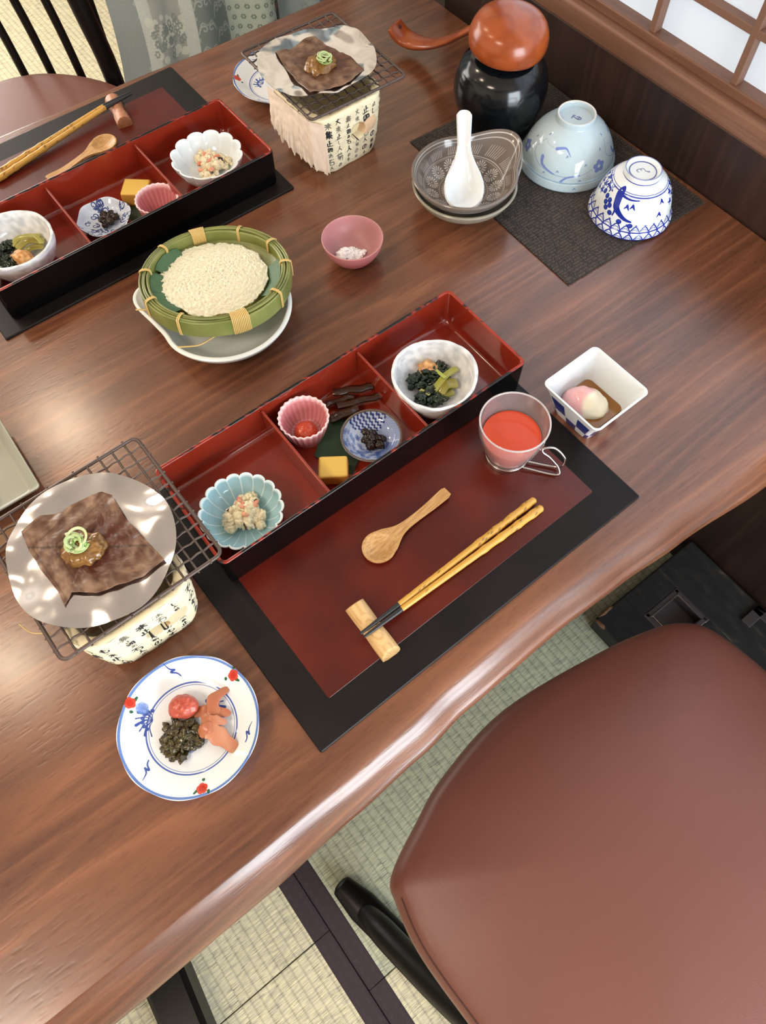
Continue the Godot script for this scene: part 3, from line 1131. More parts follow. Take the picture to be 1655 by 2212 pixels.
func side_chair_and_cloth() -> void:
	var t := thing("armchair", "leather chair with a black arm, mostly hidden behind the hanging patterned cloth", "chair", Vector3.ZERO)
	var o := [Vector2(0.57, -1.5), Vector2(0.6, -1.4), Vector2(0.8, -1.37), Vector2(1.0, -1.4), Vector2(1.03, -1.5), Vector2(1.02, -1.7), Vector2(0.96, -1.84), Vector2(0.8, -1.9), Vector2(0.64, -1.84), Vector2(0.58, -1.7)]
	part(t, "seat", cushion(o, 0.43, 0.006, 0.06), M.leather)
	for s in [-1.0, 1.0]:
		var x: float = 0.8 + 0.25 * s
		part(t, "leg", tube([Vector3(x, 0.005, -1.44), Vector3(x, 0.3, -1.44), Vector3(x, 0.62, -1.46)], 0.016, 12), M.black_wood)
		part(t, "leg", tube([Vector3(x, 0.005, -1.84), Vector3(x, 0.4, -1.85), Vector3(x, 0.74, -1.9)], 0.016, 12), M.black_wood)
		part(t, "arm", tube(curve3([Vector3(x - 0.1 * s, 0.63, -1.38), Vector3(x - 0.02 * s, 0.632, -1.45), Vector3(x, 0.63, -1.6), Vector3(x, 0.63, -1.87)], 5), 0.017, 12), M.black_wood)
	part(t, "back_rail", tube(curve3([Vector3(0.55, 0.73, -1.89), Vector3(0.8, 0.745, -1.93), Vector3(1.05, 0.73, -1.89)], 6), 0.016, 12), M.black_wood)
	# pale patterned cloth falling in folds from above the chair down to its seat front
	var fn := func(u: float, v: float) -> Vector3:
		var s := u * 0.5
		var fold := 0.014 * sin(s * 52.0 + 1.2 * v) + 0.008 * sin(s * 23.0 + 2.0)
		var p := Vector3(0.415 + s, lerpf(0.46, 1.04, v), -1.285 - 0.05 * smoothstep(0.1, 0.6, v) + fold * (1.2 - 0.3 * v))
		p.x += 0.05 * v * (1.0 - u) + 0.012 * sin(v * 5.0)
		p.z -= 0.09 * smoothstep(0.08, 0.0, s)
		return p
	var m := mat(Color.WHITE, 0.85, {"albedo_texture": cloth_texture(), "cull_mode": BaseMaterial3D.CULL_DISABLED, "rim_enabled": true, "rim": 0.3})
	solo("patterned_cloth", shell(120, 40, fn, 0.0016), m, "pale grey patchwork cloth with cloud and dot bands hanging behind the far table edge", "cloth")


func cloth_texture() -> ImageTexture:
	var w := 1024
	var h := 1024
	var im := canvas(w, h, Color8(150, 158, 154))
	var weave := streaks(5, 0.3, w, h, 1, 2)
	# bands from left to right: grey, pale strip, plain sheen, pale strip, clouds, dots, dark edge
	var cols := [[0, 76, Color8(136, 146, 146)], [76, 113, Color8(184, 192, 188)], [113, 221, Color8(160, 164, 158)], [221, 260, Color8(192, 200, 198)], [260, 403, Color8(124, 136, 133)], [403, 580, Color8(188, 202, 190)], [580, 606, Color8(46, 48, 50)], [606, 800, Color8(166, 176, 174)], [800, 1024, Color8(120, 130, 130)]]
	for c in cols:
		im.fill_rect(Rect2i(c[0], 0, c[1] - c[0], h), c[2])
	var r := RandomNumberGenerator.new()
	r.seed = 3
	for k in 40:   # torn-looking edges of the strips
		for x in [76, 113, 221, 260, 403, 580]:
			dab(im, x + r.randf_range(-3, 3), r.randf_range(0, h), r.randf_range(3, 7), Color8(178, 188, 184), 0.5)
	# floral patch low on the plain band
	for k in 50:
		var x := r.randf_range(90, 222)
		dab(im, x, r.randf_range(170, 285) - (x - 100) * 0.1, r.randf_range(7, 14), Color8(200, 206, 194), 0.85)
	for k in 34:
		var x := r.randf_range(96, 216)
		var y := r.randf_range(175, 280) - (x - 100) * 0.1
		for q in 6:
			dab(im, x + 6 * cos(q * 1.05), y + 8 * sin(q * 1.05), 3.6, Color8(132, 142, 138), 0.85)
	for row in 16:   # scrolling clouds
		for c in 2:
			var cx := 296.0 + 70.0 * c
			var cy := 30.0 + 66.0 * row + 33.0 * c
			for s in [-1.0, 1.0]:
				var p := []
				for k in 13:
					var a := k * 0.5
					var rr := 15.0 - k * 1.0
					p.append(Vector2(cx + s * (14.0 + rr * cos(a)), cy + rr * 0.8 * sin(a)))
				stroke(im, p, 5.5, 3.5, Color8(172, 182, 177), 0.85)
			stroke(im, [Vector2(cx - 34, cy - 12), Vector2(cx - 20, cy + 17), Vector2(cx, cy + 10), Vector2(cx + 20, cy + 17), Vector2(cx + 34, cy - 12)], 4.0, 4.0, Color8(166, 176, 171), 0.75)
	for row in 36:   # rings of dots
		for c in 6:
			var cx := 416.0 + 30.0 * c + (15.0 if row % 2 == 1 else 0.0)
			var cy := 14.0 + 28.0 * row
			for k in 6:
				dab(im, cx + 6.0 * cos(k * 1.047), cy + 5.0 * sin(k * 1.047), 2.9, Color8(116, 132, 122), 0.85)
	for k in 24:
		dab(im, 593 + r.randf_range(-10, 10), r.randf_range(0, 1023), r.randf_range(4, 9), Color8(150, 160, 158), 0.8)
	dab(im, 590, 215, 9, Color8(150, 66, 44), 0.95)
	for k in 90:
		var x := r.randf_range(614, 1010)
		var y := r.randf_range(0, 1023)
		for q in 5:
			dab(im, x + 9 * cos(q * 1.26), y + 9 * sin(q * 1.26), 5.0, Color8(146, 156, 154), 0.7)
	var data := im.get_data()
	for i in w * h:
		var f := 0.9 + weave[i] / 128.0 * 0.1
		for c in 3:
			data[i * 3 + c] = mini(int(data[i * 3 + c] * f), 255)
	return tex(Image.create_from_data(w, h, false, Image.FORMAT_RGB8, data))


func floor_box() -> void:
	var t := thing("floor_box", "low black wooden floor box with a recessed metal tray, beside the near chair", "box", Vector3.ZERO)
	var y := 0.046
	# top frame round the recess
	var zs := [-0.118, -0.066, 0.012, 0.2]
	var xs := [0.571, 0.652, 0.738, 0.838]
	part(t, "top_board", join([
		at(rbox(Vector3(xs[1] - xs[0], y, zs[3] - zs[0]), 0.004), Vector3((xs[0] + xs[1]) / 2, y / 2 + 0.001, (zs[0] + zs[3]) / 2)),
		at(rbox(Vector3(xs[3] - xs[2], y, zs[3] - zs[0]), 0.004), Vector3((xs[2] + xs[3]) / 2, y / 2 + 0.001, (zs[0] + zs[3]) / 2)),
		at(rbox(Vector3(xs[2] - xs[1] + 0.008, y, zs[1] - zs[0]), 0.004), Vector3((xs[1] + xs[2]) / 2, y / 2 + 0.001, (zs[0] + zs[1]) / 2)),
		at(rbox(Vector3(xs[2] - xs[1] + 0.008, y, zs[3] - zs[2]), 0.004), Vector3((xs[1] + xs[2]) / 2, y / 2 + 0.001, (zs[2] + zs[3]) / 2))]), M.box_wood)
	var tr := part(t, "recessed_tray", join([at(rbox(Vector3(0.09, 0.004, 0.084), 0.0015), Vector3(0.695, 0.02, -0.027)),
		at(rbox(Vector3(0.012, 0.028, 0.084), 0.003), Vector3(0.655, 0.034, -0.027)), at(rbox(Vector3(0.09, 0.028, 0.012), 0.003), Vector3(0.695, 0.034, -0.062)),
		at(rbox(Vector3(0.012, 0.028, 0.084), 0.003), Vector3(0.735, 0.034, -0.027)), at(rbox(Vector3(0.09, 0.028, 0.012), 0.003), Vector3(0.695, 0.034, 0.008))]), M.iron)
	part(tr, "rim_line", join([at(rbox(Vector3(0.074, 0.0015, 0.0015), 0.0005), Vector3(0.695, 0.0486, -0.056)), at(rbox(Vector3(0.0015, 0.0015, 0.06), 0.0005), Vector3(0.661, 0.0486, -0.026))]), M.steel)
	part(t, "worn_edge", join([at(blob(Vector3(0.004, 0.003, 0.012), 0.5, 120.0, 4, 14, 10), Vector3(0.573, y, -0.104)), at(blob(Vector3(0.018, 0.003, 0.004), 0.5, 120.0, 5, 14, 10), Vector3(0.6, y, -0.116))]), M.worn)
	var c := part(t, "corner_plate", join([at(rbox(Vector3(0.05, 0.006, 0.02), 0.0015), Vector3(0.81, y + 0.003, 0.06)), at(rbox(Vector3(0.02, 0.006, 0.06), 0.0015), Vector3(0.825, y + 0.003, 0.08))]), M.iron)
	c.set_meta("label", "blue-grey metal corner plate")


# ------------------------------------------------------------------ the setting on the viewer's side
func near_setting() -> void:
	placemat("dark-bordered red lacquer placemat under the nearer lunch box, nearest the table's front edge", T(0.2226, 0.0002, -0.2958), 0.0158)
	bento("black lacquer box with red lining on the nearer placemat, worn rim", T(0.2336, 0.0036, -0.3827), 0.396, 0.1348, [-0.0676, 0.0609], 5)
	var fl := 0.0093    # floor of the box
	# left compartment
	var t := thing("flower_bowl", "pale blue flower-shaped bowl in the left part of the nearer lunch box", "bowl", T(0.0847, fl, -0.3632))
	part(t, "bowl", petal_bowl(18, 0.0447, 0.031, 0.018, 0.075, lin(156, 194, 204), lin(226, 240, 240)), M.celadon)
	okara("crumbly okara with crab-pink bits in the pale blue flower bowl", T(0.0878, fl + 0.0075, -0.3655), 0.0265, 3, lin(222, 204, 160), 0.4)
	# middle compartment
	bamboo_leaf("bamboo_leaf", "dark green bamboo leaf lying under the blue dish in the nearer box", T(0.2195, fl + 0.0003, -0.379), [Vector2(-0.031, -0.006), Vector2(-0.012, -0.022), Vector2(0.012, -0.036), Vector2(0.034, -0.014), Vector2(0.02, 0.012), Vector2(0.005, 0.028), Vector2(-0.011, 0.038), Vector2(-0.024, 0.018)])
	fluted_cup("pink fluted cup holding red roe in the nearer lunch box", T(0.1987, fl, -0.4148))
	mentaiko("rounded lump of red spicy roe in the nearer pink cup", T(0.1968, fl + 0.011, -0.4118))
	dotted_dish()
	paste("shiny black seaweed relish on the round dotted blue dish", T(0.2493, fl + 0.0055, -0.3585), [Vector2(0.0, -0.018), Vector2(0.0065, -0.009), Vector2(0.012, 0.008), Vector2(0.004, 0.018), Vector2(-0.011, 0.009), Vector2(-0.012, -0.007), Vector2(0.0, 0.0)], 21)
	tamago("yellow rolled omelette block at the front of the nearer lunch box", T(0.1925, fl + 0.0098, -0.353), -0.63, Vector3(0.0315, 0.0185, 0.0265))
	var kl := ["topmost glossy dark simmered kelp roll, furthest back beside the pink cup", "short dark kelp strip nearest the pink cup", "long dark kelp roll lying below the topmost one", "flat dark kelp strip resting on the rim side of the dotted blue dish"]
	var kp := [[Vector2(0.2518, -0.4364), Vector2(0.293, -0.4152), 0.0048, 0.006], [Vector2(0.2363, -0.43), Vector2(0.2678, -0.4194), 0.0036, 0.0045], [Vector2(0.2446, -0.4188), Vector2(0.29, -0.4012), 0.0044, 0.0055], [Vector2(0.2291, -0.4097), Vector2(0.2624, -0.402), 0.0056, 0.0035]]
	for i in 4:
		kelp(kl[i], kp[i][0], kp[i][1], kp[i][2], fl + kp[i][3] * 0.8, i)
	# right compartment
	white_rough_bowl("rough white glazed bowl of greens in the right part of the nearer box", T(0.3415, fl, -0.3657), 0.0474, 14)
	var g := thing("simmered_greens", "dark spinach with pale stems in the nearer rough white bowl", "food", T(0.3415, fl, -0.3657))
	greens(g, [Vector3(-0.008, 0.018, -0.019), Vector3(0.004, 0.022, -0.0195), Vector3(0.014, 0.022, -0.017), Vector3(0.021, 0.02, -0.012), Vector3(0.006, 0.02, -0.007), Vector3(-0.011, 0.018, -0.006), Vector3(-0.02, 0.02, 0.001), Vector3(-0.008, 0.02, 0.014), Vector3(-0.012, 0.02, 0.006)],
		[[[Vector3(0.034, 0.024, -0.002), Vector3(0.018, 0.026, -0.001), Vector3(-0.003, 0.022, 0.004)], 0.0042, lin(150, 152, 62)], [[Vector3(0.023, 0.02, 0.011), Vector3(0.012, 0.023, 0.007), Vector3(0.002, 0.019, 0.009)], 0.007, lin(128, 118, 40)], [[Vector3(0.0135, 0.027, -0.0125), Vector3(0.0145, 0.028, 0.002)], 0.0022, lin(166, 176, 84)], [[Vector3(0.014, 0.018, 0.016), Vector3(0.002, 0.018, 0.013)], 0.006, lin(108, 104, 34)], [[Vector3(-0.015, 0.022, -0.005), Vector3(-0.011, 0.023, 0.006)], 0.0026, lin(150, 150, 90)]], 41)
	fried_tofu("golden fried tofu puff behind the spinach in the nearer white bowl", T(0.3535, fl + 0.019, -0.3885), Vector3(0.0105, 0.009, 0.0125), 17, Vector3(0.2, 0.6, 0.1))
	cutlery_near()
	juice_cup()
	egg_dish()
	# stove with the leaf
	konro("small paper-covered clay stove at the left, under the nearer grill", T(-0.052, 0.0, -0.357), 61, false)
	wire_grill("square wire grill on the nearer stove, its corner over the lunch box", T(-0.0415, 0.0935, -0.3868), 0.012, 0.163, 0.16, 11, 11, true)
	foil_sheet("round shiny foil sheet on the nearer grill, rippled rim", T(-0.0511, 0.0955, -0.3835), 0.0772, 71, 0.0, 0.6)
	var lo := []
	for q in [Vector2(-0.0937, -0.4318), Vector2(-0.0725, -0.4354), Vector2(-0.0533, -0.4296), Vector2(-0.0335, -0.4275), Vector2(-0.0162, -0.4234), Vector2(-0.0105, -0.4158), Vector2(-0.0123, -0.3885), Vector2(-0.0088, -0.3598), Vector2(-0.0045, -0.3294), Vector2(-0.0275, -0.3265), Vector2(-0.0675, -0.3381), Vector2(-0.0845, -0.3522), Vector2(-0.095, -0.3449), Vector2(-0.0936, -0.3611), Vector2(-0.096, -0.3872), Vector2(-0.0968, -0.4107)]:
		lo.append((q - Vector2(-0.055, -0.384)) * 1.012)
	magnolia_leaf("dry brown magnolia leaf with sauce on the nearer foil sheet", T(-0.0555, 0.0985, -0.3855), lo, Vector2(0.004, 0.006), 81)
	miso("brown miso mound on the nearer magnolia leaf", T(-0.0568, 0.104, -0.382), Vector3(0.0195, 0.0105, 0.0165), 83, -0.5)
	scallion("curled green onion shreds on the nearer miso mound", T(-0.0578, 0.113, -0.384), 85)
	pickles()
	edge_plate()


func dotted_dish() -> void:
	var s := 512
	var im := canvas(s, s, Color8(178, 194, 220))
	var blue := Color8(36, 52, 118)
	var mid := Color8(72, 98, 168)
	var r := RandomNumberGenerator.new()
	r.seed = 12
	# patches: dots at the back, rings to the right, fans and hatching round the left and front
	for i in 90:
		var a := r.randf_range(1.8, 4.1)
		var q := r.randf_range(90, 230)
		var c := Vector2(256 + q * cos(a), 256 + q * sin(a))
		for k in 4:
			var p := []
			for j in 7:
				var b := a + (j - 3) * 0.45
				p.append(c + Vector2(cos(b), sin(b)) * (5.0 + 5.0 * k))
			stroke(im, p, 2.4, 2.4, mid, 0.7, false)
	for j in 30:
		for i in 30:
			var c := Vector2(18.0 * i + (9.0 if j % 2 else 0.0), 16.0 * j) - Vector2(4, 0)
			var d := c - Vector2(256, 256)
			var a := d.angle()
			if d.length() > 238:
				continue
			if a > -1.9 and a < -0.35 and d.length() > 70:
				if (i + j) % 2 == 0:
					dab(im, c.x, c.y, 9.5, blue, 0.95)
			elif a > -0.35 and a < 0.75:
				dab(im, c.x, c.y, 7.5, mid, 0.9)
				dab(im, c.x, c.y, 4.0, Color8(214, 224, 238), 0.95)
				dab(im, c.x, c.y, 1.8, blue, 0.9)
			elif d.length() < 110:
				dab(im, c.x, c.y, 3.4, mid, 0.8)
	for k in 34:
		var a := 0.8 + k * 0.034
		stroke(im, [Vector2(256 + 120 * cos(a), 256 + 120 * sin(a)), Vector2(256 + 236 * cos(a + 0.06), 256 + 236 * sin(a + 0.06))], 3.4, 3.4, mid, 0.8, false)
	for k in 5:
		var p := []
		for j in 40:
			var a := 0.8 + j * 0.03
			p.append(Vector2(256 + (140 + 22 * k) * cos(a), 256 + (140 + 22 * k) * sin(a)))
		stroke(im, p, 2.4, 2.4, blue, 0.6, false)
	shallow_dish("blue_dish", "round dark blue dotted dish with brown rim in the nearer lunch box", T(0.25, 0.0093, -0.3615), 0.0337, 0.0145, mat(Color.WHITE, 0.08, {"albedo_texture": tex(im)}), 0.0, mat(Color8(104, 88, 74), 0.3))


func kelp(label: String, a: Vector2, b: Vector2, r: float, y: float, k: int) -> void:
	var p := []
	var n := fnoise(60 + k, 90.0, 2)
	for i in 25:
		var q := a.lerp(b, i / 24.0)
		p.append(T(q.x, y + r + 0.0004 * sin(i * 0.7 + k), q.y + 0.0008 * sin(i * 0.5 + 2.0 * k)))
	var cc := lin(40, 22, 16)
	solo("simmered_kelp", tube(p, func(v: float) -> float: return r * (1.0 + 0.22 * n.get_noise_1d(v * 0.02) + 0.05 * sin(v * 11.0 + k)), 14, {"squash": 0.62, "dome": 0.1, "col": func(u: float, v: float, _p: Vector3) -> Color: return cc.lerp(lin(74, 42, 26), 0.5 * absf(sin(u * 12.0 + v * 3.0)))}), M.wet, label, "food", Vector3.ZERO)


func cutlery_near() -> void:
	chopstick_rest("pale split-wood chopstick rest on the nearer placemat", T(0.1203, 0.0037, -0.1892), PI / 2 - 0.03, lin(226, 188, 132), lin(176, 128, 74), 0.06)
	chopstick("speckled yellow chopstick on the nearer placemat, the one nearer the lunch box", T(0.3423, 0.0082, -0.1968), T(0.155, 0.0163, -0.1909), T(0.1067, 0.0184, -0.1897), 3, true)
	chopstick("plain yellow chopstick on the nearer placemat, the one nearer the table's front edge", T(0.3418, 0.0082, -0.1853), T(0.1542, 0.0163, -0.1854), T(0.1076, 0.0184, -0.1849), 4, false)
	wooden_spoon("small pale bamboo spoon lying whole on the red of the nearer placemat", T(0.1605, 0.0044, -0.2533), 0.066)


func juice_cup() -> void:
	var c := T(0.3598, 0.0037, -0.2585)
	var t := thing("glass_cup", "round glass cup of red juice on the placemat, metal base and looped handle", "cup", c)
	var prof := curve2([Vector2(0.0, 0.004), Vector2(0.0205, 0.004), Vector2(0.023, 0.006), Vector2(0.0262, 0.014), Vector2(0.0322, 0.034), Vector2(0.0362, 0.052), Vector2(0.0371, 0.0665), Vector2(0.0368, 0.0678), Vector2(0.0358, 0.0678), Vector2(0.0352, 0.0665), Vector2(0.0344, 0.052), Vector2(0.0304, 0.034), Vector2(0.0244, 0.015), Vector2(0.021, 0.0085), Vector2(0.0, 0.0075)], 5)
	part(t, "glass_bowl", lathe(prof, 96), M.cup_glass)
	var lip := []
	for i in 80:
		lip.append(Vector3(0.0363 * cos(i * TAU / 80.0), 0.0672, 0.0363 * sin(i * TAU / 80.0)))
	part(t, "glass_rim", tube(lip, 0.00095, 8, {"closed": true}), mat(Color(0.85, 0.82, 0.82, 0.55), 0.1, {"transparency": BaseMaterial3D.TRANSPARENCY_ALPHA}))
	var band := lathe([Vector2(0.0225, 0.0), Vector2(0.0246, 0.0), Vector2(0.0248, 0.001), Vector2(0.0248, 0.0062), Vector2(0.0244, 0.007), Vector2(0.0228, 0.007), Vector2(0.0225, 0.006), Vector2(0.0225, 0.0)], 64)
	part(t, "metal_base", band, M.steel)
	var p := []
	for q in [[0.3613, 0.008, -0.2339], [0.3838, 0.006, -0.206], [0.3884, 0.013, -0.2077], [0.3833, 0.026, -0.2182], [0.3774, 0.034, -0.2263], [0.3795, 0.038, -0.2274], [0.3887, 0.038, -0.2202], [0.3942, 0.028, -0.2082], [0.3934, 0.014, -0.2075], [0.3885, 0.007, -0.2149], [0.3704, 0.008, -0.2364]]:
		p.append(Vector3(q[0], TT + q[1], q[2]) - c)
	part(t, "handle", tube(curve3(p, 6), 0.00125, 10), M.steel)
	var jp := curve2([Vector2(0.0, 0.0082), Vector2(0.0205, 0.0092), Vector2(0.0238, 0.0155), Vector2(0.0297, 0.034), Vector2(0.0311, 0.0405), Vector2(0.0305, 0.0412), Vector2(0.0285, 0.0407), Vector2(0.0, 0.0406)], 4)
	solo("tomato_juice", lathe(jp, 64), M.juice, "bright red juice filling the glass cup on the placemat", "drink", c)


func egg_dish() -> void:
	var c := T(0.4702, 0.0002, -0.2456)
	var t := thing("square_dish", "square white dish with blue checks outside, holding the poached egg", "dish", c, 0.02)
	var im := canvas(512, 64, Color8(236, 240, 240))
	for i in 20:
		for j in 2:
			if (i + j) % 2 == 0:
				im.fill_rect(Rect2i(int(i * 25.6), 6 + 20 * j, 25, 20), Color8(42, 58, 126))
	var chk := mat(Color.WHITE, 0.1, {"albedo_texture": tex(im)})
	var h := 0.05
	var uvf := func(u: float, v: float, _p: Vector3) -> Vector2: return Vector2(u, v)
	part(t, "checked_sides", loft([[0.05, 0.05, 0.006, 0.0], [0.053, 0.053, 0.007, 0.001], [0.064, 0.064, 0.007, 0.021], [0.074, 0.074, 0.007, 0.038], [0.0815, 0.0815, 0.007, h - 0.002]], 6, 8, {"uv": uvf}), chk)
	part(t, "inside", loft([[0.0815, 0.0815, 0.007, h - 0.002], [0.083, 0.083, 0.0075, h - 0.0006], [0.0825, 0.0825, 0.0075, h], [0.079, 0.079, 0.0065, h], [0.077, 0.077, 0.006, h - 0.0012], [0.071, 0.071, 0.006, 0.036], [0.061, 0.061, 0.007, 0.02], [0.05, 0.05, 0.008, 0.007], [0.044, 0.044, 0.008, 0.004], [0.002, 0.002, 0.0005, 0.0035]], 6, 8), M.porcelain)
	# broth: a clear brown sheet a little below the egg's top
	solo("egg_broth", loft([[0.04, 0.04, 0.008, 0.0042], [0.0495, 0.0495, 0.008, 0.008], [0.0555, 0.0555, 0.007, 0.0148], [0.055, 0.055, 0.007, 0.0152], [0.002, 0.002, 0.0005, 0.015]], 6, 8), M.broth, "clear brown broth pooled round the egg in the square dish", "sauce", c, Vector3(0, 0.02, 0))
	var col := func(_u: float, _v: float, p: Vector3) -> Color:
		var f := smoothstep(0.004, -0.003, p.x + 0.004 * sin(p.z * 160.0))
		return lin(240, 232, 208).lerp(lin(232, 168, 172), f * 0.9)
	var n := fnoise(19, 60.0, 2)
	var fn := func(u: float, v: float) -> Vector3:
		var th := u * TAU
		var ph := v * PI
		var d := Vector3(sin(ph) * cos(th), -cos(ph), sin(ph) * sin(th))
		var p := d * Vector3(0.0265, 0.0165, 0.0195)
		# the yolk half stands fuller than the skirt of white
		p *= 1.0 + 0.07 * n.get_noise_3dv(p)
		p.y += 0.0045 * exp(-pow((p.x + 0.009) / 0.012, 2.0) - pow(p.z / 0.014, 2.0)) * maxf(d.y, 0.0)
		if p.x > 0.004:
			p.y *= 1.0 - 0.25 * smoothstep(0.004, 0.024, p.x)
		return p
	solo("poached_egg", grid(64, 40, fn, {"wrap": true, "col": col}), vmat(0.12, {"subsurf_scatter_enabled": true, "subsurf_scatter_strength": 0.25}), "soft pink and white poached egg in the square dish", "egg", c + Vector3(-0.0022, 0.0172, -0.0035), Vector3(0, -1.02, 0))


func pickles() -> void:
	var c := T(-0.0712, 0.0002, -0.2176)
	pickle_plate("blue and red flowered plate of pickles nearest the viewer, wholly in view", c, 0.0)
	var n := fnoise(23, 260.0, 3)
	var colu := func(_u: float, _v: float, p: Vector3) -> Color: return lin(168, 66, 50).lerp(lin(196, 96, 76), clampf(0.5 + n.get_noise_3dv(p), 0.0, 1.0))
	var fn := func(u: float, v: float) -> Vector3:
		var th := u * TAU
		var ph := v * PI
		var d := Vector3(sin(ph) * cos(th), -cos(ph), sin(ph) * sin(th))
		var p := d * Vector3(0.0142, 0.0108, 0.0112)
		p *= 1.0 + 0.05 * sin(3.0 * th + 4.0 * ph) * sin(ph) + 0.12 * n.get_noise_3dv(p * 0.3)
		var k := d.angle_to(Vector3(-0.25, 0.62, 0.75).normalized())
		return p * (1.0 - 0.28 * exp(-pow(k / 0.2, 2.0)))
	solo("pickled_plum", grid(64, 40, fn, {"wrap": true, "col": colu}), M.moist, "red pickled plum at the back of the flowered pickle plate", "pickle", c + Vector3(0.0045, 0.0142, -0.0185), Vector3(0, -0.5, 0.1))
	var r := RandomNumberGenerator.new()
	r.seed = 77
	var list := []
	var ng := fnoise(27, 200.0, 3)
	var colg := func(_u: float, _v: float, p: Vector3) -> Color: return lin(38, 32, 15).lerp(lin(98, 86, 50), clampf(0.35 + 1.2 * ng.get_noise_3dv(p), 0.0, 1.0))
	for i in 46:
		var a := r.randf() * TAU
		var q := sqrt(r.randf()) * 0.0165
		var s := r.randf_range(0.003, 0.0062)
		list.append(at(blob(Vector3(s * 1.3, s * 0.5, s * 0.8), 0.8, 200.0, i, 18, 10, {"col": colg}), Vector3(cos(a) * q, 0.003 + 0.010 * (1.0 - q / 0.0175) * r.randf_range(0.5, 1.0), sin(a) * q), Vector3(r.randf_range(-0.8, 0.8), r.randf() * 6.0, r.randf_range(-0.8, 0.8))))
	solo("pickled_greens", join(list), M.wet, "olive-brown heap of chopped pickled greens on the flowered plate", "pickle", c + Vector3(-0.0125, 0.0046, 0.003))
	# folded slices of ginger
	var t := thing("pickled_ginger", "salmon-pink folded ginger slices on the flowered pickle plate", "pickle", c)
	var strips := [[[Vector3(0.047, 0.009, -0.009), Vector3(0.031, 0.014, -0.007), Vector3(0.024, 0.013, 0.004), Vector3(0.023, 0.011, 0.0125)], 0.0062], [[Vector3(0.004, 0.011, 0.008), Vector3(0.012, 0.016, 0.014), Vector3(0.0175, 0.013, 0.0275), Vector3(0.0235, 0.008, 0.0458)], 0.0085], [[Vector3(0.007, 0.008, -0.008), Vector3(0.0165, 0.012, -0.004), Vector3(0.027, 0.012, 0.004), Vector3(0.036, 0.009, 0.0128)], 0.0058], [[Vector3(0.003, 0.014, 0.016), Vector3(0.012, 0.019, 0.0125), Vector3(0.018, 0.015, 0.019)], 0.0052], [[Vector3(0.012, 0.014, 0.004), Vector3(0.02, 0.017, 0.01), Vector3(0.029, 0.012, 0.018)], 0.005], [[Vector3(0.013, 0.008, -0.012), Vector3(0.017, 0.012, -0.002), Vector3(0.011, 0.012, 0.006)], 0.0048]]
	for s in strips:
		var p: Array = curve3(s[0], 8)
		var cc := lin(176, 108, 76).lerp(lin(202, 144, 112), r.randf())
		var wid: float = s[1]
		part(t, "slice", tube(p, func(v: float) -> float: return wid * (0.06 + 0.94 * pow(sin(PI * (v * 0.92 + 0.04)), 0.7)) * (1.0 + 0.12 * sin(v * 23.0)), 18, {"squash": 0.16, "dome": 0.1, "col": func(u: float, v: float, _p: Vector3) -> Color: return cc.lerp(lin(176, 82, 50), 0.35 * absf(sin(u * 7.0 + v * 6.0)))}), M.moist)


func edge_plate() -> void:
	# corner of an oblong plate with something charred on it, cut off by the left edge of the picture
	var t := thing("oblong_plate", "grey-white oblong plate at the left edge, holding charred fish", "plate", T(-0.1765, 0.0, -0.588), -0.02)
	part(t, "plate", loft([[0.19, 0.08, 0.006, 0.0], [0.2, 0.09, 0.006, 0.003], [0.219, 0.113, 0.004, 0.019], [0.2205, 0.1145, 0.004, 0.0215], [0.219, 0.113, 0.004, 0.0222], [0.216, 0.11, 0.004, 0.0215], [0.2, 0.094, 0.006, 0.0085], [0.19, 0.084, 0.006, 0.007], [0.002, 0.002, 0.0005, 0.0068]], 4, 10), mat(Color8(160, 162, 150), 0.2))
	var n := fnoise(29, 80.0, 3)
	var col := func(_u: float, _v: float, p: Vector3) -> Color: return lin(20, 18, 16).lerp(lin(120, 104, 84), clampf(0.1 + 1.3 * n.get_noise_3dv(p), 0.0, 1.0))
	solo("grilled_fish", blob(Vector3(0.052, 0.009, 0.026), 0.35, 60.0, 31, 48, 24, {"col": col}), M.moist, "charred dark grilled fish on the oblong plate at the left edge", "fish", T(-0.1695, 0.0148, -0.575), Vector3(0, -0.3, 0))
	solo("board", rbox(Vector3(0.24, 0.012, 0.02), 0.003), mat(Color8(120, 86, 56), 0.6), "narrow brown wooden strip in front of the oblong plate", "board", T(-0.19, 0.0062, -0.508), Vector3(0, -0.02, 0))


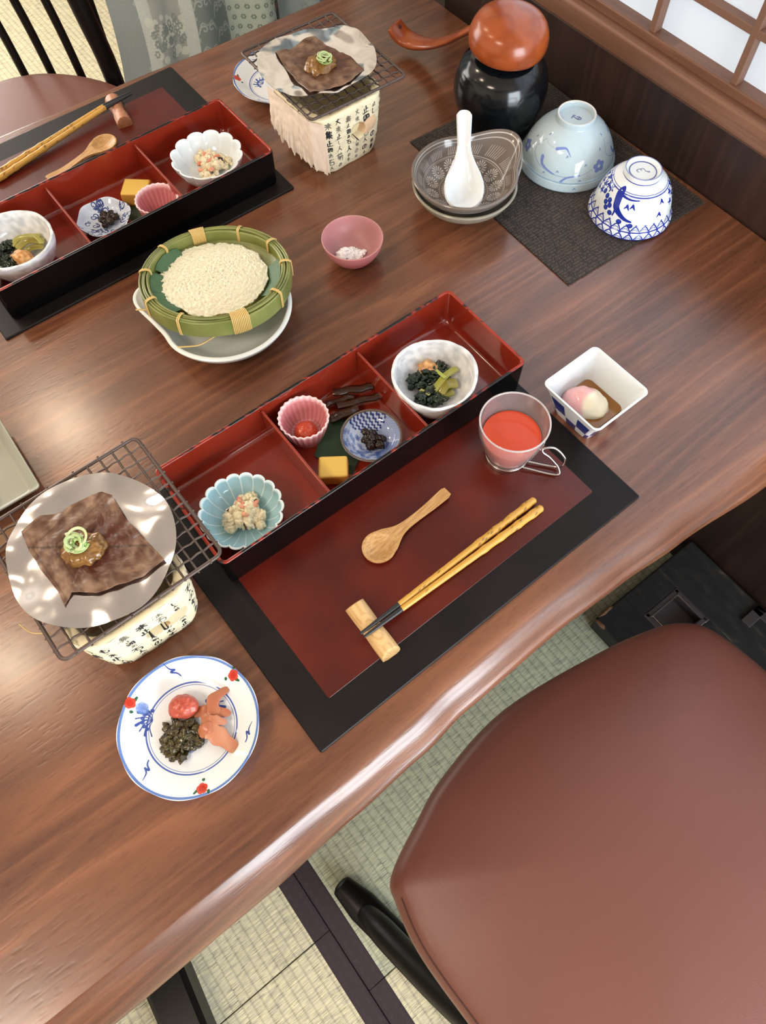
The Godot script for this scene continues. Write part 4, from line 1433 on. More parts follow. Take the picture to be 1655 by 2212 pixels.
# ------------------------------------------------------------------ the setting across the table
func far_setting() -> void:
	placemat("dark-bordered red lacquer placemat across the table under the farther lunch box", T(0.202, 0.0002, -0.9241), -0.0026)
	bento("black lacquer box with red lining on the farther placemat, cut off at the left", T(0.2057, 0.0036, -0.8434), 0.396, 0.138, [-0.0697, 0.0613], 8)
	var fl := 0.0093
	white_rough_bowl("rough white glazed bowl of greens at the left end of the farther box", T(0.0612, fl, -0.8423), 0.0494, 16)
	var g := thing("simmered_greens", "dark spinach with pale stems in the farther rough white bowl", "food", T(0.0612, fl, -0.8423))
	greens(g, [Vector3(-0.018, 0.018, -0.026), Vector3(-0.004, 0.02, -0.024), Vector3(-0.02, 0.018, -0.01), Vector3(-0.012, 0.02, 0.0), Vector3(-0.02, 0.02, 0.006)],
		[[[Vector3(-0.002, 0.022, -0.02), Vector3(0.012, 0.025, -0.022), Vector3(0.0325, 0.024, -0.01)], 0.0045, lin(150, 146, 66)], [[Vector3(0.002, 0.021, -0.012), Vector3(0.018, 0.024, -0.013), Vector3(0.033, 0.02, -0.004)], 0.006, lin(132, 120, 46)], [[Vector3(0.0, 0.018, 0.0), Vector3(0.014, 0.021, -0.002), Vector3(0.028, 0.019, 0.002)], 0.005, lin(120, 112, 40)], [[Vector3(0.02, 0.024, -0.02), Vector3(0.028, 0.026, -0.012), Vector3(0.03, 0.022, 0.0)], 0.003, lin(160, 160, 84)]], 43)
	fried_tofu("golden fried tofu puff in front of the spinach in the farther white bowl", T(0.0607, fl + 0.0225, -0.834), Vector3(0.0128, 0.009, 0.0095), 19, Vector3(0.1, -0.6, 0.0))
	# middle compartment
	bamboo_leaf("bamboo_leaf", "green bamboo leaf under the omelette in the farther lunch box", T(0.222, fl + 0.0003, -0.845), [Vector2(-0.006, -0.022), Vector2(0.016, -0.02), Vector2(0.034, 0.01), Vector2(0.03, 0.034), Vector2(0.008, 0.044), Vector2(-0.014, 0.02), Vector2(-0.018, 0.0)])
	var s := 512
	var im := canvas(s, s, Color8(208, 220, 236))
	var r := RandomNumberGenerator.new()
	r.seed = 44
	for i in 46:
		var a := r.randf() * TAU
		var q := 60.0 + 178.0 * sqrt(r.randf())
		var c := Vector2(256 + q * cos(a), 256 + q * sin(a))
		var p := []
		var b := r.randf() * TAU
		var sg := 1.0 if i % 2 else -1.0
		for k in 11:
			p.append(c + Vector2(cos(b + sg * k * 0.55), sin(b + sg * k * 0.55)) * (27.0 - 2.2 * k))
		stroke(im, p, 11.0, 6.0, Color8(44, 66, 128), 0.9)
		for k in 3:
			var e: Vector2 = p[0] + Vector2(cos(b + k), sin(b + k)) * 14.0
			dab(im, e.x, e.y, 6.5, Color8(50, 74, 138), 0.9)
	shallow_dish("blue_dish", "wavy-edged blue dish with scrolling vines in the farther lunch box", T(0.177, fl, -0.8435), 0.0345, 0.015, mat(Color.WHITE, 0.08, {"albedo_texture": tex(im)}), 0.035)
	paste("shiny black seaweed relish on the wavy-edged scroll-patterned blue dish", T(0.1812, fl + 0.0055, -0.8432), [Vector2(-0.002, -0.015), Vector2(0.01, -0.008), Vector2(0.014, 0.006), Vector2(0.0, 0.012), Vector2(-0.012, 0.012), Vector2(-0.01, -0.002)], 33)
	tamago("yellow rolled omelette block beside the pink cup in the farther lunch box", T(0.2352, fl + 0.0105, -0.8606), -0.72, Vector3(0.036, 0.0195, 0.031))
	fluted_cup("pink fluted cup holding red roe in the farther lunch box", T(0.2412, fl, -0.807))
	mentaiko("rounded lump of red spicy roe in the farther pink cup", T(0.2412, fl + 0.0105, -0.804))
	# right compartment
	var t := thing("flower_bowl", "white flower-shaped bowl in the right part of the farther lunch box", "bowl", T(0.3335, fl, -0.8335), 0.1)
	part(t, "bowl", petal_bowl(12, 0.0488, 0.038, 0.022, 0.085, lin(226, 234, 238), lin(240, 246, 248), 0.0022), M.celadon)
	okara("pale crumbly okara heaped in the white flower bowl", T(0.3395, fl + 0.0085, -0.838), 0.0315, 9, lin(226, 202, 164), 1.4)
	# cutlery
	chopstick_rest("brown notched wooden chopstick rest on the farther placemat", T(0.3004, 0.0037, -1.0418), 1.38, lin(190, 132, 98), lin(150, 92, 64), 0.2)
	chopstick("yellow chopstick on the farther placemat, the one nearer the far edge", T(0.097, 0.0082, -1.0285), T(0.2846, 0.0163, -1.0528), T(0.3308, 0.0184, -1.0535), 6, true)
	chopstick("yellow chopstick on the farther placemat, the one nearer the lunch box", T(0.098, 0.0082, -1.0175), T(0.2855, 0.0163, -1.0478), T(0.3295, 0.0184, -1.0488), 7, false)
	wooden_spoon("small pale bamboo spoon half hidden behind the farther lunch box", T(0.2675, 0.0044, -0.9925), -2.96)
	# stove
	pickle_plate("blue and red flowered plate half hidden behind the farther stove", T(0.5216, 0.0002, -0.9523), 2.3)
	konro("small stove with torn paper covering and black writing at the back", T(0.508, 0.0, -0.7985), 62, true, 0.03)
	wire_grill("square wire grill on the farther stove with torn paper", T(0.5255, 0.0935, -0.831), -0.03, 0.15, 0.174, 10, 12, false)
	foil_sheet("round shiny foil sheet on the farther grill, creased and lifted at the back", T(0.5155, 0.1, -0.826), 0.0785, 73, 0.004, 2.2, -0.07)
	var lo := []
	for q in [Vector2(0.4816, -0.8783), Vector2(0.4975, -0.8655), Vector2(0.518, -0.8655), Vector2(0.5395, -0.8659), Vector2(0.541, -0.841), Vector2(0.5422, -0.8163), Vector2(0.5457, -0.7644), Vector2(0.513, -0.7494), Vector2(0.4915, -0.7572), Vector2(0.4613, -0.7629), Vector2(0.4667, -0.8148), Vector2(0.4789, -0.867)]:
		lo.append((q - Vector2(0.506, -0.815)) * 1.015)
	magnolia_leaf("dry dark magnolia leaf with sauce on the farther foil sheet", T(0.508, 0.1038, -0.8185), lo, Vector2(0.002, 0.008), 91, -0.07)
	miso("brown miso mound on the farther magnolia leaf", T(0.5085, 0.1085, -0.809), Vector3(0.0225, 0.0095, 0.0185), 93, 0.4)
	scallion("curled green onion shreds on the farther miso mound", T(0.5125, 0.1165, -0.803), 95, 0.95)


# ------------------------------------------------------------------ between the two settings
func middle_things() -> void:
	tofu_basket()
	var c := T(0.404, 0.0002, -0.6042)
	var t := thing("glass_dish", "small frosted pink glass dish of salt in the middle of the table", "dish", c)
	part(t, "dish", lathe(curve2([Vector2(0.0, 0.002), Vector2(0.014, 0.002), Vector2(0.0175, 0.0), Vector2(0.021, 0.001), Vector2(0.029, 0.009), Vector2(0.036, 0.021), Vector2(0.039, 0.0318), Vector2(0.0384, 0.0332), Vector2(0.0372, 0.0325), Vector2(0.034, 0.0215), Vector2(0.027, 0.0115), Vector2(0.018, 0.006), Vector2(0.0, 0.0052)], 5), 96), M.pink_glass)
	var r := RandomNumberGenerator.new()
	r.seed = 5
	var list := []
	for i in 420:
		var a := r.randf() * TAU
		var q := sqrt(r.randf())
		var p := Vector3(-0.0075 + cos(a) * q * 0.0165, 0.0, -0.0005 + sin(a) * q * 0.0125)
		if i > 300:
			p = Vector3(0.004 + cos(a) * q * 0.011, 0.0, 0.007 + sin(a) * q * 0.006)
		var rad := Vector2(p.x, p.z).length()
		p.y = 0.0062 + 7.0 * rad * rad + (0.0095 if i <= 300 else 0.003) * (1.0 - q * q) * r.randf_range(0.4, 1.0)
		var s := r.randf_range(0.0008, 0.0021)
		list.append(at(rbox(Vector3(s, s * 0.8, s * 1.1), s * 0.2), p, Vector3(r.randf() * 3.0, r.randf() * 6.0, r.randf() * 3.0)))
	for i in 4:
		list.append(at(blob(Vector3(0.0105 - 0.001 * i, 0.0052 - 0.0006 * i, 0.0085 - 0.0008 * i), 0.6, 200.0, i, 28, 16), Vector3(-0.0125 + 0.006 * i, 0.0105 - 0.0012 * i, -0.003 + 0.0032 * i)))
	var o := solo("coarse_salt", join(list), M.salt, "heap of coarse white salt in the frosted pink glass dish", "salt", c)
	o.set_meta("kind", "stuff")


func tofu_basket() -> void:
	var dc := T(0.2155, 0.0002, -0.6067)
	var sp := -2.27
	var d := thing("spouted_dish", "white spouted ceramic dish under the green bamboo basket", "dish", dc)
	var prof := curve2([Vector2(0.0, 0.003), Vector2(0.038, 0.003), Vector2(0.04, 0.0), Vector2(0.044, 0.0), Vector2(0.047, 0.003), Vector2(0.062, 0.012), Vector2(0.075, 0.024), Vector2(0.0812, 0.0342), Vector2(0.0806, 0.0368), Vector2(0.0782, 0.0376), Vector2(0.0755, 0.0362), Vector2(0.069, 0.025), Vector2(0.056, 0.0135), Vector2(0.04, 0.0085), Vector2(0.0, 0.007)], 5)
	var mod := func(th: float, _v: float, rr: float, y: float) -> Vector2:
		var a := wrapf(th - sp, -PI, PI)
		var k := smoothstep(0.012, 0.037, y)
		var b := exp(-pow(a / 0.36, 2.0))
		return Vector2(rr + k * (0.033 * b - 0.003 * exp(-pow((absf(a) - 0.8) / 0.2, 2.0))), y - 0.003 * b * k)
	part(d, "dish", lathe(prof, 144, {"mod": mod}), M.white_dish)
	var c := T(0.228, 0.062, -0.636)
	var tip := Basis(Vector3(0.809, 0, 0.588), -0.1347)   # the basket leans back on the dish, its near side raised
	var t := thing("bamboo_basket", "round green bamboo basket tied with rattan, holding tofu", "basket", c)
	var hue := fnoise(3, 30.0, 2)
	var col := func(u: float, _v: float, p: Vector3) -> Color:
		return lin(104, 112, 56).lerp(lin(136, 140, 78), clampf(0.5 + 0.8 * hue.get_noise_3d(p.x, p.y * 8.0, p.z) + 0.15 * sin(u * 30.0), 0.0, 1.0))
	# the hoop: an outer band and slimmer splits inside it
	for q in [[0.0866, 0.0893, -0.0205, -0.001], [0.0838, 0.0863, -0.02, 0.0], [0.0811, 0.0835, -0.02, 0.0004], [0.0776, 0.0808, -0.0215, -0.0004]]:
		var pr := [Vector2(q[0], q[2]), Vector2(q[1], q[2]), Vector2(q[1], q[3] - 0.0012), Vector2(q[1], q[3] - 0.0012), Vector2(q[1] - 0.0008, q[3]), Vector2(q[0] + 0.0008, q[3]), Vector2(q[0], q[3] - 0.0012), Vector2(q[0], q[3] - 0.0012), Vector2(q[0], q[2])]
		var w := fnoise(int(q[0] * 10000), 20.0, 2)
		part(t, "bamboo_split", lathe(pr, 144, {"col": col, "mod": func(th: float, _v: float, rr: float, y: float) -> Vector2: return Vector2(rr + 0.0005 * sin(3.0 * th + q[0] * 900.0), y + 0.0012 * w.get_noise_2d(cos(th) * 0.05, sin(th) * 0.05))}), M.green_bamboo)
	part(t, "woven_bottom", lathe(curve2([Vector2(0.0, -0.0405), Vector2(0.03, -0.0395), Vector2(0.05, -0.0335), Vector2(0.066, -0.024), Vector2(0.0775, -0.0165), Vector2(0.0775, -0.0135), Vector2(0.064, -0.02), Vector2(0.0, -0.024)], 4), 64, {"col": col}), M.green_bamboo)
	for q in [[-75.3, 10], [-38.8, 2], [-5.0, 2], [26.0, 2], [63.6, 2], [101.7, 11], [148.0, 2], [181.8, 2], [-141.0, 2], [-109.0, 2]]:
		var list := []
		var n: int = q[1]
		for i in n:
			var a: float = deg_to_rad(q[0]) + (i - (n - 1) / 2.0) * 0.0215
			var loop := []
			for e in [Vector2(0.0768, -0.011), Vector2(0.0769, -0.0004), Vector2(0.0788, 0.0013), Vector2(0.0825, 0.0017), Vector2(0.0868, 0.001), Vector2(0.09, -0.001), Vector2(0.0903, -0.011), Vector2(0.0901, -0.0204), Vector2(0.087, -0.0219), Vector2(0.081, -0.0222), Vector2(0.0772, -0.0222)]:
				loop.append(Vector3(e.x * cos(a), e.y, e.x * sin(a)))
			list.append(tube(loop, 0.00088, 8, {"closed": true}))
		part(t, "rattan_tie", join(list), M.rattan)
	t.basis = tip
	var inv := tip.transposed()
	part(t, "rattan_end", tube(curve3([inv * (T(0.196, 0.047, -0.5645) - c), inv * (T(0.182, 0.045, -0.5675) - c), inv * (T(0.1605, 0.044, -0.5685) - c), inv * (T(0.1399, 0.0445, -0.5805) - c)], 6), 0.0009, 8), M.rattan)
	part(t, "rattan_end", tube(curve3([inv * (T(0.1475, 0.042, -0.644) - c), inv * (T(0.1425, 0.043, -0.6495) - c), inv * (T(0.1289, 0.0445, -0.659) - c)], 6), 0.0009, 8), M.rattan)
	# tofu, set in the basket, broken edge, pitted top
	var n1 := fnoise(51, 62.0, 4)
	var n2 := fnoise(52, 420.0, 3)
	var tc := c + tip * Vector3(-0.003, -0.0232, -0.006)
	var fn := func(u: float, v: float) -> Vector3:
		var th := u * TAU
		var R := 0.0668 * (1.0 + 0.045 * n1.get_noise_2d(cos(th) * 0.05, sin(th) * 0.05) + 0.016 * n2.get_noise_2d(cos(th) * 0.06, sin(th) * 0.06) )
		R *= 1.0 - 0.09 * exp(-pow(wrapf(th - 2.75, -PI, PI) / 0.16, 2.0)) - 0.05 * exp(-pow(wrapf(th + 2.2, -PI, PI) / 0.3, 2.0))
		var rr: float
		var y: float
		if v < 0.14:
			var q := v / 0.14
			rr = R * (0.9 + 0.1 * q)
			y = 0.011 * q
		else:
			var q := (v - 0.14) / 0.86
			rr = R * (1.0 - q)
			y = 0.011 + 0.0042 * (1.0 - pow(1.0 - q, 3.0))
		var p := Vector3(rr * cos(th), y, rr * sin(th))
		if v > 0.1:
			p.y += 0.0016 * n1.get_noise_2d(p.x * 3.0, p.z * 3.0) + 0.0007 * n2.get_noise_2d(p.x, p.z) - 0.0016 * smoothstep(0.36, 0.52, n2.get_noise_2d(p.x * 0.6 + 4.0, p.z * 0.6))
		return p
	solo("tofu", grid(240, 130, fn, {"wrap": true}), M.tofu, "round white freshly scooped tofu filling the green bamboo basket", "food", tc).basis = tip
	# bamboo leaves tucked between tofu and hoop
	var names := ["green bamboo leaf tucked in the basket at the tofu's right edge", "green bamboo leaf tucked in the basket behind the tofu, towards the farther box", "green bamboo leaf tucked in the basket at the tofu's far left", "pointed green bamboo leaf in the basket at the tofu's near left"]
	var arcs := [[14.0, 64.0, 0.0615], [-132.0, -98.0, 0.058], [-164.0, -136.0, 0.056], [-198.0, -162.0, 0.056]]
	for i in 4:
		var a0: float = deg_to_rad(arcs[i][0])
		var a1: float = deg_to_rad(arcs[i][1])
		var rin: float = arcs[i][2]
		var lf := func(u: float, v: float) -> Vector3:
			var a := lerpf(a0, a1, u)
			var rr := lerpf(rin, 0.0768, v)
			return Vector3(rr * cos(a), lerpf(-0.0155, -0.003 - 0.005 * absf(u - 0.5) * 2.0, v) + 0.0008 * sin(u * 9.0), rr * sin(a))
		var lc := func(u: float, _v: float, _p: Vector3) -> Color: return lin(54, 88, 60).lerp(lin(84, 116, 80), 0.5 + 0.5 * sin(u * 140.0) * 0.14)
		solo("bamboo_leaf", shell(28, 8, lf, 0.0006, {"flip": true, "col": lc}), M.leaf_green, names[i], "leaf", c).basis = tip


# ------------------------------------------------------------------ jar and bowls on the woven mat by the wall
func tea_corner() -> void:
	woven_mat()
	var m := 0.0022
	var jc := T(0.721, m, -0.6865)
	var j := thing("jar", "black glazed round jar on the woven mat under the wooden ladle", "jar", jc)
	part(j, "body", lathe(curve2([Vector2(0.0, 0.003), Vector2(0.044, 0.003), Vector2(0.045, 0.0), Vector2(0.05, 0.0), Vector2(0.0525, 0.004), Vector2(0.0585, 0.025), Vector2(0.0642, 0.048), Vector2(0.0632, 0.068), Vector2(0.0575, 0.085), Vector2(0.047, 0.0955), Vector2(0.0385, 0.0995), Vector2(0.0355, 0.1025), Vector2(0.0362, 0.107), Vector2(0.0375, 0.1095), Vector2(0.036, 0.1105), Vector2(0.0335, 0.109), Vector2(0.032, 0.101), Vector2(0.044, 0.088), Vector2(0.056, 0.062), Vector2(0.05, 0.02), Vector2(0.03, 0.008), Vector2(0.0, 0.007)], 5), 96), M.jar)
	ladle()
	stacked_bowls(m)
	china_spoon()
	rice_bowl(m)
	tea_bowl(m)


func woven_mat() -> void:
	var s := 512
	var im := canvas(s, s, Color8(40, 34, 32))
	var hm := Image.create(s, s, false, Image.FORMAT_L8)
	var r := RandomNumberGenerator.new()
	r.seed = 66
	var rows := 96
	var tone := []
	for i in rows:
		tone.append(r.randf())
	for j in s:
		for i in s:
			var ry := j * rows / s
			var fy := fposmod(float(j) * rows / s, 1.0)
			var cx := int(float(i) * 48 / s + (0.5 if ry % 2 else 0.0))
			var fx := fposmod(float(i) * 48 / s + (0.5 if ry % 2 else 0.0), 1.0)
			var up := (cx + ry) % 2 == 0
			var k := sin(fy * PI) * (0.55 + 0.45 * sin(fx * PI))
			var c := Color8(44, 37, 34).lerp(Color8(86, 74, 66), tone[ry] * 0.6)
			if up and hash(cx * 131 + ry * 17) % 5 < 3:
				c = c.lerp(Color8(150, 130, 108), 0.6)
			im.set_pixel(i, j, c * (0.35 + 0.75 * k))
			hm.set_pixel(i, j, Color(k, k, k))
	var w := 0.2455
	var d := 0.333
	var mm := mat(Color.WHITE, 0.6, {"albedo_texture": tex(im), "heightmap_enabled": true, "heightmap_texture": tex(hm), "heightmap_scale": 0.06})
	var c := T(0.7159, 0.0002, -0.5607)
	var t := thing("woven_mat", "dark grey-brown woven table mat under the jar and bowls by the wall", "placemat", c, -0.03)
	var uvf := func(_u: float, _v: float, p: Vector3) -> Vector2: return Vector2(p.z * 9.0, p.x * 9.0)
	part(t, "weave", slab(rring(w, d, 0.002, 2, 40), 0.0, 0.0016, 0.0004, {"uv": uvf}), mm)
	var list := []
	for i in 150:
		for e in [-1.0, 1.0]:
			var x := lerpf(-w / 2, w / 2, (i + 0.5) / 150.0)
			list.append(tube([Vector3(x, 0.0008, e * (d / 2 - 0.001)), Vector3(x + r.randf_range(-0.0006, 0.0006), 0.0007, e * (d / 2 + r.randf_range(0.0005, 0.0022)))], 0.0004, 5))
	var fr := part(t, "frayed_edge", join(list), mat(Color8(78, 68, 60), 0.7))
	fr.set_meta("kind", "stuff")


func ladle() -> void:
	var c := T(0.7212, 0.1145, -0.6845)
	var t := thing("wooden_ladle", "reddish-brown wooden ladle upside down on the black jar, handle reaching to the table", "ladle", c)
	var n := fnoise(15, 30.0, 3)
	var col := func(_u: float, _v: float, p: Vector3) -> Color:
		var q := p.rotated(Vector3(0.3, 0.2, 0.9).normalized(), 0.7)
		var f := 0.5 + 0.5 * sin(q.x * 210.0 + 3.0 * n.get_noise_3dv(p * 1.2))
		return lin(126, 54, 26).lerp(lin(168, 84, 40), clampf(0.3 + 0.35 * f + 0.08 * n.get_noise_3dv(p * Vector3(1, 4, 1)), 0.0, 1.0))
	var prof := curve2([Vector2(0.0485, -0.004), Vector2(0.0512, 0.001), Vector2(0.0522, 0.01), Vector2(0.0502, 0.0205), Vector2(0.044, 0.0308), Vector2(0.0315, 0.0386), Vector2(0.015, 0.0428), Vector2(0.0, 0.0436)], 6)
	var inner := curve2([Vector2(0.0, 0.040), Vector2(0.02, 0.038), Vector2(0.036, 0.0295), Vector2(0.0462, 0.018), Vector2(0.0485, -0.004)], 6)
	part(t, "bowl", join([lathe(prof, 96, {"col": col}), lathe(inner, 64, {"col": col})]), M.ladle, Vector3.ZERO, Vector3(0.05, 0, -0.03))
	var p := []
	for q in [[0.7185, 0.124, -0.722], [0.717, 0.118, -0.7345], [0.7168, 0.092, -0.7662], [0.7247, 0.066, -0.7978], [0.7314, 0.037, -0.84], [0.7282, 0.0225, -0.8736], [0.723, 0.0205, -0.8953], [0.7175, 0.0265, -0.9083], [0.7145, 0.0345, -0.9165]]:
		p.append(T(q[0], q[1], q[2]) - c)
	var path := curve3(p, 6)
	var h := part(t, "handle", tube(path, func(v: float) -> float: return 0.0135 - 0.0035 * exp(-pow((v - 0.3) / 0.2, 2.0)) + 0.0035 * smoothstep(0.45, 0.8, v) - 0.001 * smoothstep(0.9, 1.0, v), 22, {"squash": 0.46, "ref": Vector3(0, 1, 0.2), "col": col, "dome": 0.15}), M.ladle)
	part(h, "hanging_hole", lathe([Vector2(0.0, 0.0004), Vector2(0.0028, 0.0004), Vector2(0.0033, -0.0003), Vector2(0.0, -0.0006)], 20), mat(Color8(60, 24, 12), 0.8), T(0.7172, 0.0358, -0.9072) - c, Vector3(0.55, 0, 0.1))


func stacked_bowls(m: float) -> void:
	# inlaid pattern: rings, a wreath of blossoms, scales towards the middle
	var s := 1024
	var im := canvas(s, s, Color8(124, 114, 108))
	var wh := Color8(222, 220, 216)
	var C := Vector2(512, 512)
	var ring := func(rr: float, w: float, a: float) -> void:
		var p := []
		for i in 121:
			p.append(C + Vector2(cos(i * TAU / 120.0), sin(i * TAU / 120.0)) * rr)
		stroke(im, p, w, w, wh, a, false)
	for q in [[440.0, 3.5, 0.8], [428.0, 2.5, 0.6], [360.0, 3.5, 0.8], [350.0, 2.5, 0.6], [218.0, 3.0, 0.7], [92.0, 3.0, 0.7]]:
		ring.call(q[0], q[1], q[2])
	for i in 13:
		var a := i * TAU / 13.0 + 0.15
		var c := C + Vector2(cos(a), sin(a)) * 288.0
		for k in 15:
			var b := k * TAU / 15.0
			var u := Vector2(cos(b), sin(b))
			stroke(im, [c + u * 19, c + u * 56], 3.0, 11.0, wh, 0.9, false)
		dab(im, c.x, c.y, 7.0, wh, 0.9)
	for i in 40:
		var a := i * TAU / 40.0
		for k in 3:
			var p := []
			for e in 9:
				var b := PI * (e / 8.0) - PI / 2
				var l := Vector2(cos(a), sin(a)) * (168.0 + (30.0 - 9.0 * k) * cos(b)) + Vector2(-sin(a), cos(a)) * (13.0 - 3.6 * k) * sin(b)
				p.append(C + l)
			stroke(im, p, 2.6, 2.6, wh, 0.65, false)
	for i in 14:
		var a := i * TAU / 14.0 + 0.1
		for k in 7:
			var b := a + k * 0.045
			var u := Vector2(cos(b), sin(b))
			var w := Vector2(-u.y, u.x)
			stroke(im, [C + u * 372 - w * 6, C + u * 412 + w * 9], 4.5, 2.5, wh, 0.75, false)
	for i in 10:
		var a := i * TAU / 10.0
		for k in 10:
			var b := k * TAU / 10.0
			stroke(im, [C + Vector2(cos(a), sin(a)) * 52 + Vector2(cos(b), sin(b)) * 6, C + Vector2(cos(a), sin(a)) * 52 + Vector2(cos(b), sin(b)) * 17], 2.5, 4.0, wh, 0.8, false)
	var gm := mat(Color8(236, 232, 228), 0.12, {"albedo_texture": tex(im)})
	var gl := mat(Color8(150, 144, 128), 0.16)
	var names := ["olive-grey spouted bowl, lower of the stacked pair beside the woven mat", "grey spouted bowl with white inlaid blossoms, upper of the stacked pair"]
	for k in 2:
		var y := 0.0002 + 0.017 * k
		var h := 0.038
		var c := T(0.5763 - 0.002 * k, y, -0.589)
		var t := thing("spouted_bowl", names[k], "bowl", c, 0.0 if k == 1 else -0.03)
		var prof := curve2([Vector2(0.0, 0.003), Vector2(0.022, 0.003), Vector2(0.024, 0.0), Vector2(0.028, 0.0), Vector2(0.03, 0.003), Vector2(0.046, 0.011), Vector2(0.061, 0.023), Vector2(0.0685, h - 0.003), Vector2(0.0685, h - 0.0004), Vector2(0.067, h + 0.0002), Vector2(0.065, h - 0.0012), Vector2(0.058, 0.0245), Vector2(0.043, 0.0135), Vector2(0.028, 0.008), Vector2(0.0, 0.006)], 5)
		var sp := -0.12
		var mod := func(th: float, _v: float, rr: float, yy: float) -> Vector2:
			var a := wrapf(th - sp, -PI, PI)
			var q := smoothstep(0.016, h, yy)
			var b := exp(-pow(a / 0.44, 2.0))
			return Vector2(rr + q * (0.028 * b - 0.002 * exp(-pow((absf(a) - 0.75) / 0.2, 2.0))), yy + 0.004 * b * q)
		part(t, "bowl", lathe(prof, 144, {"mod": mod, "uv": func(u: float, v: float, _p: Vector3) -> Vector2:
			var rr: float = prof[int(round(v * (prof.size() - 1)))].x
			return Vector2(rr * cos(u * TAU) / 0.15 + 0.5, rr * sin(u * TAU) / 0.15 + 0.5)}), gm if k == 1 else gl)


func china_spoon() -> void:
	# deep-bowled white spoon leaning in the upper bowl
	var a := T(0.5345, 0.0475, -0.5425)
	var b := T(0.619, 0.0855, -0.6475)
	var len_ := a.distance_to(b)
	var fn := func(u: float, v: float) -> Vector3:
		var s := v * 2.0 - 1.0
		var e := 1.0 - sqrt(maxf(0.0, 1.0 - 0.985 * s * s))
		var x := lerpf(0.026 * e, len_ - 0.009 * e, u)
		var w := lerpf(0.0245, 0.0078, smoothstep(0.03, 0.09, x)) + 0.0016 * smoothstep(0.09, len_, x)
		var depth := lerpf(0.0165, 0.0028, smoothstep(0.03, 0.1, x)) * (1.0 - pow(clampf(1.0 - u * 3.4, 0.0, 1.0), 2.2))
		var y := -depth * (1.0 - pow(absf(s), 2.4))
		y += 0.004 * smoothstep(0.1, len_, x)
		return Vector3(x, y, s * w)
	var g := shell(80, 26, fn, 0.0028)
	var x := (b - a).normalized()
	var z := x.cross(Vector3.UP).normalized()
	var y := z.cross(x).normalized()
	var o := solo("china_spoon", g, M.porcelain, "white china soup spoon leaning in the inlaid grey bowl", "spoon", a)
	o.basis = Basis(x, y, z)


# outside and inside of a bowl that stands upside down; v of the texture is the height
func upturned(prof_out: Array, prof_in: Array, h: float) -> Array:
	var uvf := func(u: float, _v: float, p: Vector3) -> Vector2: return Vector2(u, clampf(p.y / h, 0.0, 1.0))
	return [lathe(curve2(prof_out, 5), 128, {"uv": uvf}), lathe(curve2(prof_in, 4), 96, {"uv": func(_u: float, _v: float, p: Vector3) -> Vector2: return Vector2(p.x / 0.2 + 0.5, 0.001)})]


func foot_mark(m: int, c: Color) -> Dictionary:
	# small brush signature inside the foot ring
	var sets := [
		[[Vector3(-0.006, 0, -0.001), Vector3(-0.001, 0, -0.005), Vector3(0.001, 0, -0.003)], [Vector3(-0.002, 0, -0.003), Vector3(0.0, 0, 0.004), Vector3(0.004, 0, 0.006)], [Vector3(0.001, 0, 0.0), Vector3(0.004, 0, 0.0), Vector3(0.0055, 0, 0.005)], [Vector3(0.001, 0, 0.003), Vector3(0.005, 0, 0.002)]],
		[[Vector3(-0.006, 0, 0.0), Vector3(-0.0065, 0, -0.004), Vector3(-0.002, 0, -0.005), Vector3(-0.001, 0, -0.001)], [Vector3(-0.001, 0, -0.004), Vector3(0.003, 0, -0.003), Vector3(0.003, 0, 0.002), Vector3(0.006, 0, 0.006)], [Vector3(0.004, 0, 0.003), Vector3(0.007, 0, 0.005)]]]
	var list := []
	for p in sets[m]:
		list.append(tube(curve3(p, 5), 0.0006, 6, {"squash": 0.3}))
	return join(list)


